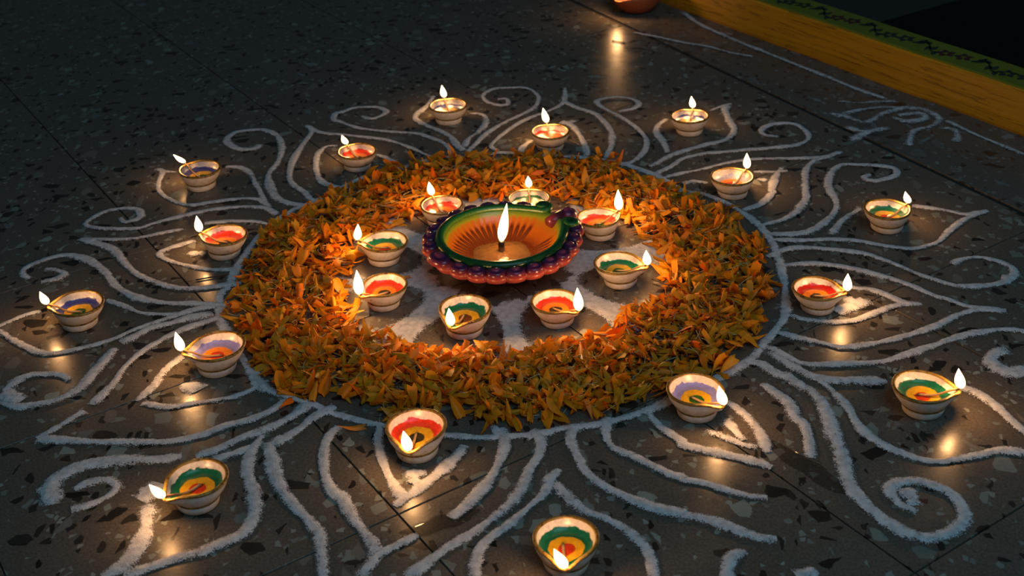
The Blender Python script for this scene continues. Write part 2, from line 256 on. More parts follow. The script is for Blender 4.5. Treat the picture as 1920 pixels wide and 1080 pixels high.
# ---------------------------------------------------------------- materials: floor
def terrazzo(name, base, dark, light, dim=1.0):
    m, ns, ln, b = mat(name)
    tc = nd(ns, 'ShaderNodeTexCoord'); oi = nd(ns, 'ShaderNodeObjectInfo')
    off = nd(ns, 'ShaderNodeVectorMath', operation='SCALE'); 
    cmb = nd(ns, 'ShaderNodeCombineXYZ'); ln.new(oi.outputs['Random'], cmb.inputs[0]); ln.new(oi.outputs['Random'], cmb.inputs[1])
    ln.new(cmb.outputs[0], off.inputs[0]); off.inputs['Scale'].default_value = 7.3
    add = nd(ns, 'ShaderNodeVectorMath', operation='ADD'); ln.new(tc.outputs['Object'], add.inputs[0]); ln.new(off.outputs[0], add.inputs[1])
    vec = add.outputs[0]
    nz = nd(ns, 'ShaderNodeTexNoise'); nz.inputs['Scale'].default_value = 90; ln.new(vec, nz.inputs['Vector'])
    sc = nd(ns, 'ShaderNodeVectorMath', operation='SCALE'); ln.new(nz.outputs[1], sc.inputs[0]); sc.inputs['Scale'].default_value = 0.006
    v2 = nd(ns, 'ShaderNodeVectorMath', operation='ADD'); ln.new(vec, v2.inputs[0]); ln.new(sc.outputs[0], v2.inputs[1])
    cloud = noise(ns, ln, vec, 9, 4)
    fine = noise(ns, ln, vec, 420, 2)
    col = mixc(ns, ln, cloud, tuple(c * 0.8 for c in base), tuple(c * 1.2 for c in base))
    fr = ramp(ns, [(0.35, (0.72, 0.72, 0.72)), (0.65, (1.15, 1.15, 1.15))]); ln.new(fine, fr.inputs[0])
    col = mixc(ns, ln, 1.0, col, fr.outputs[0], 'MULTIPLY')
    def layer(col, scale, stretch, lo, hi, edge, c1, c2):
        mp = nd(ns, 'ShaderNodeMapping'); ln.new(v2.outputs[0], mp.inputs[0])
        mp.inputs['Scale'].default_value = stretch; mp.inputs['Rotation'].default_value = (0, 0, scale * 0.013)
        v = nd(ns, 'ShaderNodeTexVoronoi', voronoi_dimensions='2D', feature='DISTANCE_TO_EDGE'); v.inputs['Scale'].default_value = scale
        w = nd(ns, 'ShaderNodeTexVoronoi', voronoi_dimensions='2D', feature='F1'); w.inputs['Scale'].default_value = scale
        ln.new(mp.outputs[0], v.inputs['Vector']); ln.new(mp.outputs[0], w.inputs['Vector'])
        sx = nd(ns, 'ShaderNodeSeparateColor'); ln.new(w.outputs['Color'], sx.inputs[0])
        sel = math_n(ns, ln, 'MULTIPLY', math_n(ns, ln, 'GREATER_THAN', sx.outputs[0], lo), math_n(ns, ln, 'LESS_THAN', sx.outputs[0], hi))
        e2 = math_n(ns, ln, 'MULTIPLY_ADD', sx.outputs[1], 0.22, edge)
        ins = math_n(ns, ln, 'MULTIPLY', math_n(ns, ln, 'SUBTRACT', v.outputs['Distance'], e2), 30.0)
        cl = nd(ns, 'ShaderNodeClamp'); ln.new(ins, cl.inputs[0])
        f = math_n(ns, ln, 'MULTIPLY', cl.outputs[0], sel)
        cc = mixc(ns, ln, sx.outputs[2], c1, c2)
        return mixc(ns, ln, f, col, cc)
    d2 = tuple(c * 2.2 for c in dark); l2 = tuple(c * 0.55 for c in light)
    col = layer(col, 150, (1, 1, 1), 0.0, 0.10, 0.05, l2, light)
    col = layer(col, 120, (1, 0.6, 1), 0.88, 1.0, 0.08, dark, d2)
    col = layer(col, 62, (1, 0.7, 1), 0.0, 0.10, 0.10, light, l2)
    col = layer(col, 48, (0.8, 1.3, 1), 0.80, 0.92, 0.12, dark, d2)
    col = layer(col, 40, (1.3, 0.8, 1), 0.32, 0.38, 0.12, tuple(c * 1.5 for c in base), l2)
    ln.new(col, b.inputs['Base Color'])
    rr = ramp(ns, [(0.3, (0.24,) * 3), (0.7, (0.38,) * 3)]); ln.new(noise(ns, ln, vec, 30, 5), rr.inputs[0])
    ln.new(rr.outputs[0], b.inputs['Roughness'])
    b.inputs['Specular IOR Level'].default_value = 0.32
    bump(ns, ln, noise(ns, ln, vec, 160, 3), 0.05, 0.002, b)
    return m

M_TERR = terrazzo('terrazzo', (0.116, 0.097, 0.075), (0.014, 0.012, 0.010), (0.25, 0.27, 0.23))
M_SLAB = terrazzo('terrazzo_worn', (0.105, 0.096, 0.082), (0.030, 0.024, 0.020), (0.20, 0.22, 0.21))
m, ns, ln, b = mat('joint_dirt'); b.inputs['Base Color'].default_value = (0.02, 0.017, 0.014, 1); b.inputs['Roughness'].default_value = 0.9; M_GROUT = m
def plain_stone(name, c, rough):
    m, ns, ln, b = mat(name); tc = nd(ns, 'ShaderNodeTexCoord')
    n = noise(ns, ln, tc.outputs['Object'], 60, 5)
    ln.new(mixc(ns, ln, n, tuple(x * 0.6 for x in c), tuple(x * 1.5 for x in c)), b.inputs['Base Color']); b.inputs['Roughness'].default_value = rough
    return m
M_IN_A = plain_stone('slate_tile', (0.020, 0.021, 0.021), 0.5)
M_IN_B = plain_stone('black_tile', (0.003, 0.0028, 0.003), 0.6)
M_IN_B.node_tree.nodes['Principled BSDF'].inputs['Specular IOR Level'].default_value = 0.12

# ---------------------------------------------------------------- floor: base and tiles
R = RING
aA = math.radians(33.0)
dA = Vector((math.cos(aA), math.sin(aA))); dB = Vector((-math.sin(aA), math.cos(aA)))   # dA = along the rows
SA = 0.945 * R; SB = 0.925 * R
J0, J1 = Vector((0.2812, 0.7686)), Vector((0.6384, 0.0887))                               # broad joint before the slab
jd = (J1 - J0).normalized(); jn = Vector((-jd.y, jd.x))
if jn.x < 0: jn = -jn
S0, S1 = Vector(SILL[0]), Vector(SILL[1])
sd = (S1 - S0).normalized(); sn = Vector((-sd.y, sd.x))
if sn.x < 0: sn = -sn

def slab_mesh(name, poly, z0, z1, m, bev=0.0012):
    """prism with a chamfered top edge; poly counter-clockwise 2D, local"""
    n = len(poly); cx = sum(p[0] for p in poly) / n; cy = sum(p[1] for p in poly) / n
    V = []
    for z, k in ((z0, 0), (z1 - bev, 0), (z1, bev)):
        for (x, y) in poly:
            L = math.hypot(cx - x, cy - y); V.append((x + (cx - x) / L * k * 1.4, y + (cy - y) / L * k * 1.4, z))
    F = [tuple(range(n))[::-1]]
    for r_ in range(2):
        for j in range(n): F.append((r_ * n + j, r_ * n + (j + 1) % n, (r_ + 1) * n + (j + 1) % n, (r_ + 1) * n + j))
    F.append(tuple(range(2 * n, 3 * n)))
    return mesh_from(name, V, F, [m], smooth=False)

floor = obj('floor', slab_mesh('floor', [(-2.4, -1.6), (2.4, -1.6), (2.4, 2.8), (-2.4, 2.8)], -0.05, -0.0025, M_GROUT))
tag(floor, 'dark speckled terrazzo tile floor under the lamps', None, None, 'structure')
GAP = 0.0008
def uv_to_xy(u, v): return dA * u + dB * v
full = [(GAP, GAP), (SB - GAP, GAP), (SB - GAP, SA - GAP), (GAP, SA - GAP)]
def local_poly(pts):
    c0 = sum((Vector(p) for p in pts), Vector((0, 0))) / len(pts)
    return c0, [(p[0] - c0.x, p[1] - c0.y) for p in pts]
tile_proto = None
for i in range(-7, 3):
    for j in range(-6, 9):
        u0 = -0.04 * R + i * SB; v0 = j * SA
        if i < 1:
            pts = [uv_to_xy(u0 + a, v0 + b_) for a, b_ in full]
        else:
            if i > 1: continue
            pts = []
            for vv, first in ((v0 + GAP, True), (v0 + SA - GAP, False)):
                A_ = uv_to_xy(u0 + GAP, vv)
                t_ = (J0 - A_).dot(jn) / dA.dot(jn)
                B_ = A_ + dA * (t_ - 0.004)
                pts += [A_, B_] if first else [B_, A_]
            if (pts[1] - pts[0]).dot(dA) < 0.03 or (pts[2] - pts[3]).dot(dA) < 0.03: continue
        cpt = sum(pts, Vector((0, 0))) / 4
        if cpt.y < -1.2 or cpt.y > 2.4 or abs(cpt.x) > 2.1: continue
        c0, lp = local_poly(pts)
        if i < 1:
            if tile_proto is None: tile_proto = slab_mesh('tile', lp, -0.004, 0.0, M_TERR, 0.0003)
            me = tile_proto
        else: me = slab_mesh('tile', lp, -0.004, 0.0, M_TERR, 0.0003)
        obj('tile', me, floor, (c0.x, c0.y, -0.0004 * random.random()))
# worn slab pieces between the broad joint and the sill
ts = [-1.6, -0.42, 1.15, 1.9]
for a, b_ in zip(ts, ts[1:]):
    def on(P0, d, P1ref): return P0 + d * P1ref
    pts = []
    for t_, rev in ((a + GAP * 2, 0), (b_ - GAP * 2, 1)):
        Pj = J0 + jd * t_ + jn * 0.005
        k = (S0 - Pj).dot(sn) / jn.dot(sn)
        Ps = Pj + jn * (k + 0.01)
        pts += [Pj, Ps] if not rev else [Ps, Pj]
    area = sum(pts[q].x * pts[(q + 1) % 4].y - pts[(q + 1) % 4].x * pts[q].y for q in range(4))
    if area < 0: pts = pts[::-1]
    c0, lp = local_poly(pts)
    tag(obj('slab', slab_mesh('slab', lp, -0.004, 0.0, M_SLAB, 0.0008), floor, (c0.x, c0.y, -0.0003)), 'worn speckled slab beside the yellow sill')

# ---------------------------------------------------------------- sill
def sill_mat():
    m, ns, ln, b = mat('yellow_paint'); tc = nd(ns, 'ShaderNodeTexCoord')
    mp = nd(ns, 'ShaderNodeMapping'); ln.new(tc.outputs['Object'], mp.inputs[0]); mp.inputs['Scale'].default_value = (3.5, 150, 130)
    w = nd(ns, 'ShaderNodeTexNoise'); w.inputs['Scale'].default_value = 1.0; w.inputs['Detail'].default_value = 4; ln.new(mp.outputs[0], w.inputs[0])
    r = ramp(ns, [(0.30, (0.40, 0.21, 0.003)), (0.455, (0.43, 0.23, 0.003)), (0.475, (0.14, 0.060, 0.002)), (0.49, (0.43, 0.23, 0.003)), (1, (0.50, 0.28, 0.004))]); ln.new(w.outputs[0], r.inputs[0])
    # grubby foot
    ln.new(r.outputs[0], b.inputs['Base Color']); b.inputs['Roughness'].default_value = 0.42
    bump(ns, ln, w.outputs[0], 0.4, 0.002, b)
    m2, ns, ln, b = mat('green_paint'); tc = nd(ns, 'ShaderNodeTexCoord')
    n = noise(ns, ln, tc.outputs['Object'], 25, 4)
    ln.new(mixc(ns, ln, n, (0.15, 0.14, 0.005), (0.24, 0.22, 0.008)), b.inputs['Base Color']); b.inputs['Roughness'].default_value = 0.55
    return m, m2
M_YEL, M_GRN = sill_mat()
m, ns, ln, b = mat('vine_paint'); b.inputs['Base Color'].default_value = (0.012, 0.030, 0.012, 1); b.inputs['Roughness'].default_value = 0.5; M_VINE = m
m, ns, ln, b = mat('maroon_paint'); b.inputs['Base Color'].default_value = (0.070, 0.010, 0.010, 1); b.inputs['Roughness'].default_value = 0.5; M_MAR = m
m, ns, ln, b = mat('dark_green_paint'); b.inputs['Base Color'].default_value = (0.016, 0.022, 0.012, 1); b.inputs['Roughness'].default_value = 0.5; M_DGR = m
SH, SW = 0.065, 0.072
sill = empty('trim_1', (S0.x, S0.y, 0), math.atan2(sd.y, sd.x))
tag(sill, 'yellow painted wooden door sill with a green flowered top', None, None, 'structure')
# local frame: +X along sd, +Y = left of sd (towards the room inside since sn is on that side)
ysgn = 1 if Vector((-sd.y, sd.x)).dot(sn) > 0 else -1
def sill_board(x0, x1, name):
    prof = [(0.0015, -0.003), (0.0, 0.004), (0.0, SH - 0.006), (0.0018, SH - 0.0018), (0.006, SH), (SW - 0.004, SH), (SW, SH - 0.004), (SW, -0.003)]
    xs = np.linspace(x0, x1, 40); V = []; 
    for x in xs:
        wob = 0.0006 * math.sin(x * 23) + 0.0004 * math.sin(x * 71)
        for (y, z) in prof: V.append((x, ysgn * (y + wob), z))
    n = len(prof); F = []; mi = []
    for i in range(len(xs) - 1):
        for j in range(n):
            a = i * n + j; b_ = i * n + (j + 1) % n
            f = (a, b_, b_ + n, a + n); F.append(f if ysgn < 0 else f[::-1]); mi.append(1 if j in (3, 4, 5) else 0)
    F.append(tuple(range(n)) if ysgn < 0 else tuple(range(n))[::-1]); mi.append(0)
    F.append(tuple(range((len(xs) - 1) * n, len(xs) * n))[::-1] if ysgn < 0 else tuple(range((len(xs) - 1) * n, len(xs) * n))); mi.append(0)
    me = mesh_from(name, V, F, [M_YEL, M_GRN], smooth=False, mat_idx=mi)
    return obj(name, me, sill)
sill_board(-0.018, 1.6, 'sill_board')
sill_board(-0.75, -0.0195, 'sill_board')
def flat(name, polys, m, z=SH + 0.0004, th=0.0004):
    V = []; F = []
    for poly in polys:
        n = len(poly); o = len(V)
        V += [(x, ysgn * y, z - th) for x, y in poly] + [(x, ysgn * y, z) for x, y in poly]
        F.append(tuple(range(o + n, o + 2 * n))); F.append(tuple(range(o, o + n))[::-1])
        F += [(o + j, o + (j + 1) % n, o + n + (j + 1) % n, o + n + j) for j in range(n)]
    return obj(name, mesh_from(name, V, F, [m], smooth=False), sill)
def leaf_poly(x, y, ang, L, W, curl=0.0):
    pts = []
    up_, dn = [], []
    for k in range(7):
        t = k / 6; w_ = W * math.sin(PI * min(1, t ** 0.75)) * 0.5
        bx, by = t * L, curl * L * t * t
        up_.append((bx, by + w_)); dn.append((bx, by - w_))
    pts = dn + up_[::-1][1:-1]
    ca, sa = math.cos(ang), math.sin(ang)
    return [(x + p[0] * ca - p[1] * sa, y + p[0] * sa + p[1] * ca) for p in pts]
def sill_local(px_, py_):
    v = Vector((px_, py_)) - S0
    return v.dot(sd), v.dot(sn)
PER = FLOWER_PER
for k in range(-3, 8):
    fx = FLOWER_X0 + k * PER; fy = SW * 0.50
    polys = []
    for cxo in (-0.0135, 0.0135):
        for q in range(5):
            a = q * 2 * PI / 5 + 0.3 + k + (1.1 if cxo > 0 else 0)
            polys.append(leaf_poly(fx + cxo + 0.003 * math.cos(a), fy + cxo * 0.25 + 0.003 * math.sin(a), a, 0.0130, 0.0095))
    flat('painted_flower', polys, M_MAR if k % 2 == 0 else M_DGR)
    polys = []
    st = [(fx + 0.031 + t * 0.052, fy + 0.012 * math.sin(t * 5.2)) for t in np.linspace(0, 1, 12)]
    for (x0, y0), (x1, y1) in zip(st, st[1:]):
        polys.append([(x0, y0 - 0.0019), (x1, y1 - 0.0019), (x1, y1 + 0.0019), (x0, y0 + 0.0019)])
    for t, a, L in ((0.12, 1.0, 0.018), (0.3, -1.9, 0.020), (0.5, 2.2, 0.020), (0.62, -0.9, 0.020), (0.8, 1.2, 0.018), (0.98, -0.5, 0.014)):
        q = st[int(t * 11)]; polys.append(leaf_poly(q[0], q[1], a, L * 1.0, 0.0098, 0.4 if a > 0 else -0.4))
    flat('painted_vine', polys, M_VINE)

# indoor floor beyond the sill
floor_in = obj('floor', slab_mesh('floor_indoor', [(-0.8, 0.0), (1.7, 0.0), (1.7, 1.4), (-0.8, 1.4)] if ysgn > 0 else [(-0.8, -1.4), (1.7, -1.4), (1.7, 0.0), (-0.8, 0.0)], -0.05, -0.0035, M_GROUT))
floor_in.location = (S0.x + sn.x * (SW + 0.001), S0.y + sn.y * (SW + 0.001), 0.001); floor_in.rotation_euler = sill.rotation_euler
tag(floor_in, 'dark stone floor of the room behind the yellow sill', None, None, 'structure')
SEAM = sill_local(*INDOOR_SEAM[0])[0]
xs_ = [SEAM - 0.9, SEAM - 0.45, SEAM, SEAM + 0.45, SEAM + 0.9]
for i in range(4):
    for j in range(3):
        x0, x1 = xs_[i] + 0.001, xs_[i + 1] - 0.001; y0, y1 = 0.002 + j * 0.45, 0.45 + j * 0.45
        pl = [(x0, y0), (x1, y0), (x1, y1), (x0, y1)] if ysgn > 0 else [(x0, -y1), (x1, -y1), (x1, -y0), (x0, -y0)]
        obj('tile', slab_mesh('tile_indoor', pl, -0.0032, 0.0, M_IN_A if i < 2 else M_IN_B, 0.0006), floor_in)

# ---------------------------------------------------------------- powder
def powder_mat():
    m, ns, ln, b = mat('chalk_powder'); geo = nd(ns, 'ShaderNodeNewGeometry')
    at = nd(ns, 'ShaderNodeAttribute', attribute_name='cov')
    n1 = noise(ns, ln, geo.outputs['Position'], 800, 2, 0.7); n2 = noise(ns, ln, geo.outputs['Position'], 150, 3, 0.6)
    s = math_n(ns, ln, 'MULTIPLY_ADD', n1, 2.2, -1.1)
    s2 = math_n(ns, ln, 'MULTIPLY_ADD', n2, 0.8, -0.40)
    v = math_n(ns, ln, 'ADD', math_n(ns, ln, 'ADD', at.outputs['Fac'], s), s2)
    a = math_n(ns, ln, 'MULTIPLY', math_n(ns, ln, 'SUBTRACT', v, 0.42), 6.0)
    cl = nd(ns, 'ShaderNodeClamp'); ln.new(a, cl.inputs[0])
    ln.new(cl.outputs[0], b.inputs['Alpha'])
    r = ramp(ns, [(0.3, (0.47, 0.47, 0.47)), (0.62, (0.68, 0.68, 0.68))]); ln.new(n2, r.inputs[0]); ln.new(r.outputs[0], b.inputs['Base Color'])
    b.inputs['Roughness'].default_value = 0.95; b.inputs['Specular IOR Level'].default_value = 0.1
    bump(ns, ln, n1, 0.8, 0.0016, b)
    return m
M_POW = powder_mat()
US = np.linspace(-1, 1, 9)
def powder_stroke(pts_mm, w_mm, seed, closed=False, V=None, F=None, A=None, faint=1.0):
    r_ = np.random.default_rng(seed)
    P = np.array(pts_mm, float) / 1000.0
    if closed: P = np.vstack([P, P[:1]])
    Q = catmull(P, 0.0022); N = len(Q)
    T = np.gradient(Q, axis=0); T /= np.linalg.norm(T, axis=1)[:, None] + 1e-9
    Nn = np.stack([-T[:, 1], T[:, 0]], 1)
    def smooth_noise(k):
        x = r_.normal(size=N + 2 * k); ker = np.hanning(2 * k + 1); ker /= ker.sum()
        y = np.convolve(x, ker, 'same')[k:-k]; return y / (y.std() + 1e-6)
    k1 = min(12, max(2, N // 4))
    wid = w_mm / 1000 * 0.5 * 1.48 * (1 + 0.14 * smooth_noise(k1) + 0.035 * smooth_noise(3))
    wid = np.clip(wid, w_mm / 1000 * 0.35, w_mm / 1000 * 1.5)
    dens = np.clip(1 + 0.10 * smooth_noise(k1), 0.6, 1.2) * faint
    ends = np.ones(N)
    if not closed:
        e = min(5, N // 3); ends[:e] = np.linspace(0.25, 1, e); ends[-e:] = np.linspace(1, 0.25, e)
    off = len(V)
    for i in range(N):
        for u in US:
            p = Q[i] + Nn[i] * u * wid[i]
            h = max(0.0, 1 - abs(u) ** 1.7)
            z = 0.0005 + h * min(0.0022, 0.24 * wid[i]) * ends[i] * faint * (1 + 0.12 * r_.normal())
            V.append((p[0], p[1], max(0.0004, z)))
            A.append((1.15 - 1.12 * abs(u) ** 1.5) * dens[i] * (0.45 + 0.55 * ends[i]))
    F += flipf(grid_faces(N, len(US), wrap=False, off=off))
sd_ = 100
for name, lab, parts in STROKES:
    V, F, A_ = [], [], []
    for w_, pts in parts:
        sd_ += 1
        fnt = {'powder_line': 0.70, 'powder_sketch': 0.66}.get(name, 1.0)
        powder_stroke(pts, w_, sd_, False, V, F, A_, fnt)
    o = obj(name, mesh_from(name, V, F, [M_POW], attrs={'cov': A_}))
    tag(o, lab, 'chalk drawing', {'powder_petal': 'powder petals of the floor drawing', 'powder_scroll': 'powder scrolls of the floor drawing'}.get(name))

# star of powder in the middle, bare lobes around the inner lamps
LA = [math.atan2(LAMPS['I%d' % k][1], LAMPS['I%d' % k][0]) for k in range(1, 9)]
LP = [(LAMPS['I%d' % k][0], LAMPS['I%d' % k][1]) for k in range(1, 9)]
nr, nt = 70, 300
rs = np.linspace(0.15 * R, 0.67 * R, nr); th = np.linspace(0, 2 * PI, nt, endpoint=False)
V, A_ = [], []
for r_ in rs:
    for t in th:
        x, y = r_ * math.cos(t), r_ * math.sin(t)
        wob = 0.03 * math.sin(5 * t + 1) + 0.02 * math.sin(13 * t + 2) + 0.015 * math.sin(31 * t)
        q = r_ / R + 0.5 * wob
        cov = min(1, max(0, (q - 0.225) / 0.03))                      # bare middle under the big lamp
        cov *= min(1, max(0, (0.64 - q) / 0.03))
        for (lx, ly), la in zip(LP, LA):
            ox, oy = math.cos(la), math.sin(la)
            ex, ey = lx + ox * 0.012, ly + oy * 0.012
            du = ((x - ex) * ox + (y - ey) * oy) / 0.060; dv = (-(x - ex) * oy + (y - ey) * ox) / (0.046 + 0.010 * du)
            dd = math.hypot(du, dv) + 0.6 * wob
            cov *= min(1, max(0.04, (dd - 0.90) / 0.20))
        V.append((x, y, 0.0004 + 0.0008 * cov)); A_.append(cov * 1.0)
A_ = np.array(A_); F = [f[::-1] for f in grid_faces(nr, nt) if max(A_[i] for i in f) > 0.04]
star = obj('powder_star', mesh_from('powder_star', V, F, [M_POW], attrs={'cov': A_}))
tag(star, 'smeared white powder star with bare lobes under the eight inner lamps', 'chalk drawing')

# ---------------------------------------------------------------- flames, wicks
def flame_mat():
    m = bpy.data.materials.new('flame'); m.use_nodes = True; ns, ln = m.node_tree.nodes, m.node_tree.links
    ns.clear(); out = nd(ns, 'ShaderNodeOutputMaterial')
    lw = nd(ns, 'ShaderNodeLayerWeight'); lw.inputs[0].default_value = 0.35
    tc = nd(ns, 'ShaderNodeTexCoord'); sx = nd(ns, 'ShaderNodeSeparateXYZ'); ln.new(tc.outputs['Generated'], sx.inputs[0])
    cr1 = ramp(ns, [(0.0, (1.0, 0.90, 0.62)), (0.45, (1.0, 0.78, 0.40)), (0.85, (1.0, 0.42, 0.08))]); ln.new(lw.outputs['Facing'], cr1.inputs[0])
    st = ramp(ns, [(0.0, (1, 1, 1)), (0.55, (0.6, 0.6, 0.6)), (0.95, (0.03, 0.03, 0.03))]); ln.new(lw.outputs['Facing'], st.inputs[0])
    zr = ramp(ns, [(0.0, (0.05, 0.05, 0.05)), (0.10, (0.35, 0.35, 0.35)), (0.22, (1, 1, 1)), (0.9, (1, 1, 1)), (1.0, (0.6, 0.6, 0.6))]); ln.new(sx.outputs[2], zr.inputs[0])
    e = nd(ns, 'ShaderNodeEmission'); ln.new(cr1.outputs[0], e.inputs[0])
    s = math_n(ns, ln, 'MULTIPLY', math_n(ns, ln, 'MULTIPLY', st.outputs[0], zr.outputs[0]), 5.0)
    ln.new(s, e.inputs[1])
    t = nd(ns, 'ShaderNodeBsdfTransparent'); a = nd(ns, 'ShaderNodeAddShader')
    ln.new(e.outputs[0], a.inputs[0]); ln.new(t.outputs[0], a.inputs[1]); ln.new(a.outputs[0], out.inputs[0])
    return m
M_FLAME = flame_mat()
def flame_mesh(L, rad, lx, ly, seed=0):
    prof = [(0, 0.12), (0.05, 0.42), (0.13, 0.74), (0.24, 0.95), (0.34, 1.0), (0.46, 0.94), (0.58, 0.80), (0.70, 0.60), (0.81, 0.39), (0.90, 0.22), (0.96, 0.10), (1.0, 0.012)]
    n = 14; V = []
    for t, r_ in prof:
        ox, oy = lx * t ** 1.1, ly * t ** 1.1
        for k in range(n): V.append((ox + rad * r_ * math.cos(2 * PI * k / n), oy + rad * r_ * math.sin(2 * PI * k / n), t * L))
    F = grid_faces(len(prof), n); F.append(tuple(range(n))[::-1]); F.append(tuple(range((len(prof) - 1) * n, len(prof) * n)))
    return mesh_from('flame', V, F, [M_FLAME])
def flame_light(parent, loc, watts, radius):
    l = bpy.data.lights.new('flame_light', 'POINT'); l.energy = watts; l.shadow_soft_size = radius; l.color = FLAME_COL
    o = bpy.data.objects.new('flame_light', l); C.objects.link(o); o.parent = parent; o.location = loc
    return o
def wick_mat():
    m, ns, ln, b = mat('cotton_wick'); at = nd(ns, 'ShaderNodeAttribute', attribute_name='burn'); geo = nd(ns, 'ShaderNodeNewGeometry')
    r = ramp(ns, [(0.0, (0.40, 0.27, 0.12)), (0.7, (0.26, 0.13, 0.045)), (0.82, (0.012, 0.010, 0.010))]); ln.new(at.outputs['Fac'], r.inputs[0])
    ln.new(r.outputs[0], b.inputs['Base Color']); b.inputs['Roughness'].default_value = 0.6
    bump(ns, ln, noise(ns, ln, geo.outputs['Position'], 900, 2), 0.6, 0.0006, b)
    return m
M_WICK = wick_mat()

# ---------------------------------------------------------------- small lamps
def clay_mats():
    m, ns, ln, b = mat('white_glaze'); tc = nd(ns, 'ShaderNodeTexCoord'); oi = nd(ns, 'ShaderNodeObjectInfo')
    add = nd(ns, 'ShaderNodeVectorMath', operation='ADD'); ln.new(tc.outputs['Object'], add.inputs[0]); ln.new(oi.outputs['Random'], add.inputs[1])
    n1 = noise(ns, ln, add.outputs[0], 160, 4, 0.6); r = ramp(ns, [(0.27, (0.14, 0.035, 0.012)), (0.31, (0.60, 0.52, 0.44)), (0.55, (0.74, 0.67, 0.60))]); ln.new(n1, r.inputs[0])
    ln.new(r.outputs[0], b.inputs['Base Color']); b.inputs['Roughness'].default_value = 0.45
    bump(ns, ln, noise(ns, ln, add.outputs[0], 220, 3), 0.25, 0.0015, b)
    g, ns, ln, b = mat('gold_paint'); tc = nd(ns, 'ShaderNodeTexCoord')
    n1 = noise(ns, ln, tc.outputs['Object'], 260, 4, 0.65); r = ramp(ns, [(0.36, (0.09, 0.035, 0.012)), (0.48, (0.26, 0.155, 0.030)), (0.7, (0.36, 0.235, 0.045))]); ln.new(n1, r.inputs[0])
    ln.new(r.outputs[0], b.inputs['Base Color']); b.inputs['Roughness'].default_value = 0.38; b.inputs['Metallic'].default_value = 0.35
    bump(ns, ln, n1, 0.3, 0.001, b)
    o = bpy.data.materials.new('lamp_oil'); o.use_nodes = True; ns, ln = o.node_tree.nodes, o.node_tree.links; ns.clear()
    out = nd(ns, 'ShaderNodeOutputMaterial'); lw = nd(ns, 'ShaderNodeLayerWeight'); f = nd(ns, 'ShaderNodeMath', operation='MULTIPLY_ADD'); pw = nd(ns, 'ShaderNodeMath', operation='POWER'); ln.new(lw.outputs['Facing'], pw.inputs[0]); pw.inputs[1].default_value = 5.0; ln.new(pw.outputs[0], f.inputs[0]); f.inputs[1].default_value = 0.8; f.inputs[2].default_value = 0.035; lw.inputs[0].default_value = 0.5
    t = nd(ns, 'ShaderNodeBsdfTransparent'); t.inputs[0].default_value = (0.97, 0.95, 0.88, 1); gl = nd(ns, 'ShaderNodeBsdfGlossy'); gl.inputs['Roughness'].default_value = 0.04
    mx = nd(ns, 'ShaderNodeMixShader'); ln.new(f.outputs[0], mx.inputs[0]); ln.new(t.outputs[0], mx.inputs[1]); ln.new(gl.outputs[0], mx.inputs[2]); ln.new(mx.outputs[0], out.inputs[0])
    return m, g, o
M_GLAZE, M_GOLD, M_OIL = clay_mats()
PAINT = {'green': (0.006, 0.110, 0.055), 'red': (0.62, 0.035, 0.012), 'darkred': (0.40, 0.015, 0.008), 'blue': (0.030, 0.040, 0.210), 'lavender': (0.20, 0.20, 0.52), 'paleblue': (0.36, 0.36, 0.50),
         'yellow': (0.66, 0.37, 0.012), 'orange': (0.76, 0.22, 0.014), 'black': (0.035, 0.030, 0.012), 'brown': (0.12, 0.035, 0.012), 'dotred': (0.50, 0.035, 0.008), 'dotgreen': (0.02, 0.09, 0.012), 'olive': (0.40, 0.27, 0.02)}
_pm = {}
def paint_mat(a, b_, c):
    if (a, b_, c) in _pm: return _pm[(a, b_, c)]
    m, ns, ln, b = mat('painted_%s_%s' % (a, b_)); at = nd(ns, 'ShaderNodeAttribute', attribute_name='ru'); tc = nd(ns, 'ShaderNodeTexCoord'); oi = nd(ns, 'ShaderNodeObjectInfo')
    add = nd(ns, 'ShaderNodeVectorMath', operation='ADD'); ln.new(tc.outputs['Object'], add.inputs[0]); ln.new(oi.outputs['Random'], add.inputs[1])
    n = noise(ns, ln, add.outputs[0], 90, 2); n2 = noise(ns, ln, add.outputs[0], 300, 3)
    v = math_n(ns, ln, 'ADD', at.outputs['Fac'], math_n(ns, ln, 'MULTIPLY_ADD', n, 0.16, -0.08)); v = math_n(ns, ln, 'ADD', v, math_n(ns, ln, 'MULTIPLY_ADD', n2, 0.05, -0.025))
    W = (0.72, 0.65, 0.58)
    r = ramp(ns, [(0.0, PAINT[c]), (0.24, PAINT[c]), (0.275, PAINT[b_]), (0.51, PAINT[b_]), (0.54, PAINT[a]), (0.785, PAINT[a]), (0.803, W), (1.0, W)]); ln.new(v, r.inputs[0])
    st = ramp(ns, [(0.3, (0.8, 0.8, 0.8)), (0.7, (1.1, 1.1, 1.1))]); ln.new(n2, st.inputs[0])
    ln.new(mixc(ns, ln, 1.0, r.outputs[0], st.outputs[0], 'MULTIPLY'), b.inputs['Base Color']); b.inputs['Roughness'].default_value = 0.28
    _pm[(a, b_, c)] = m
    return m

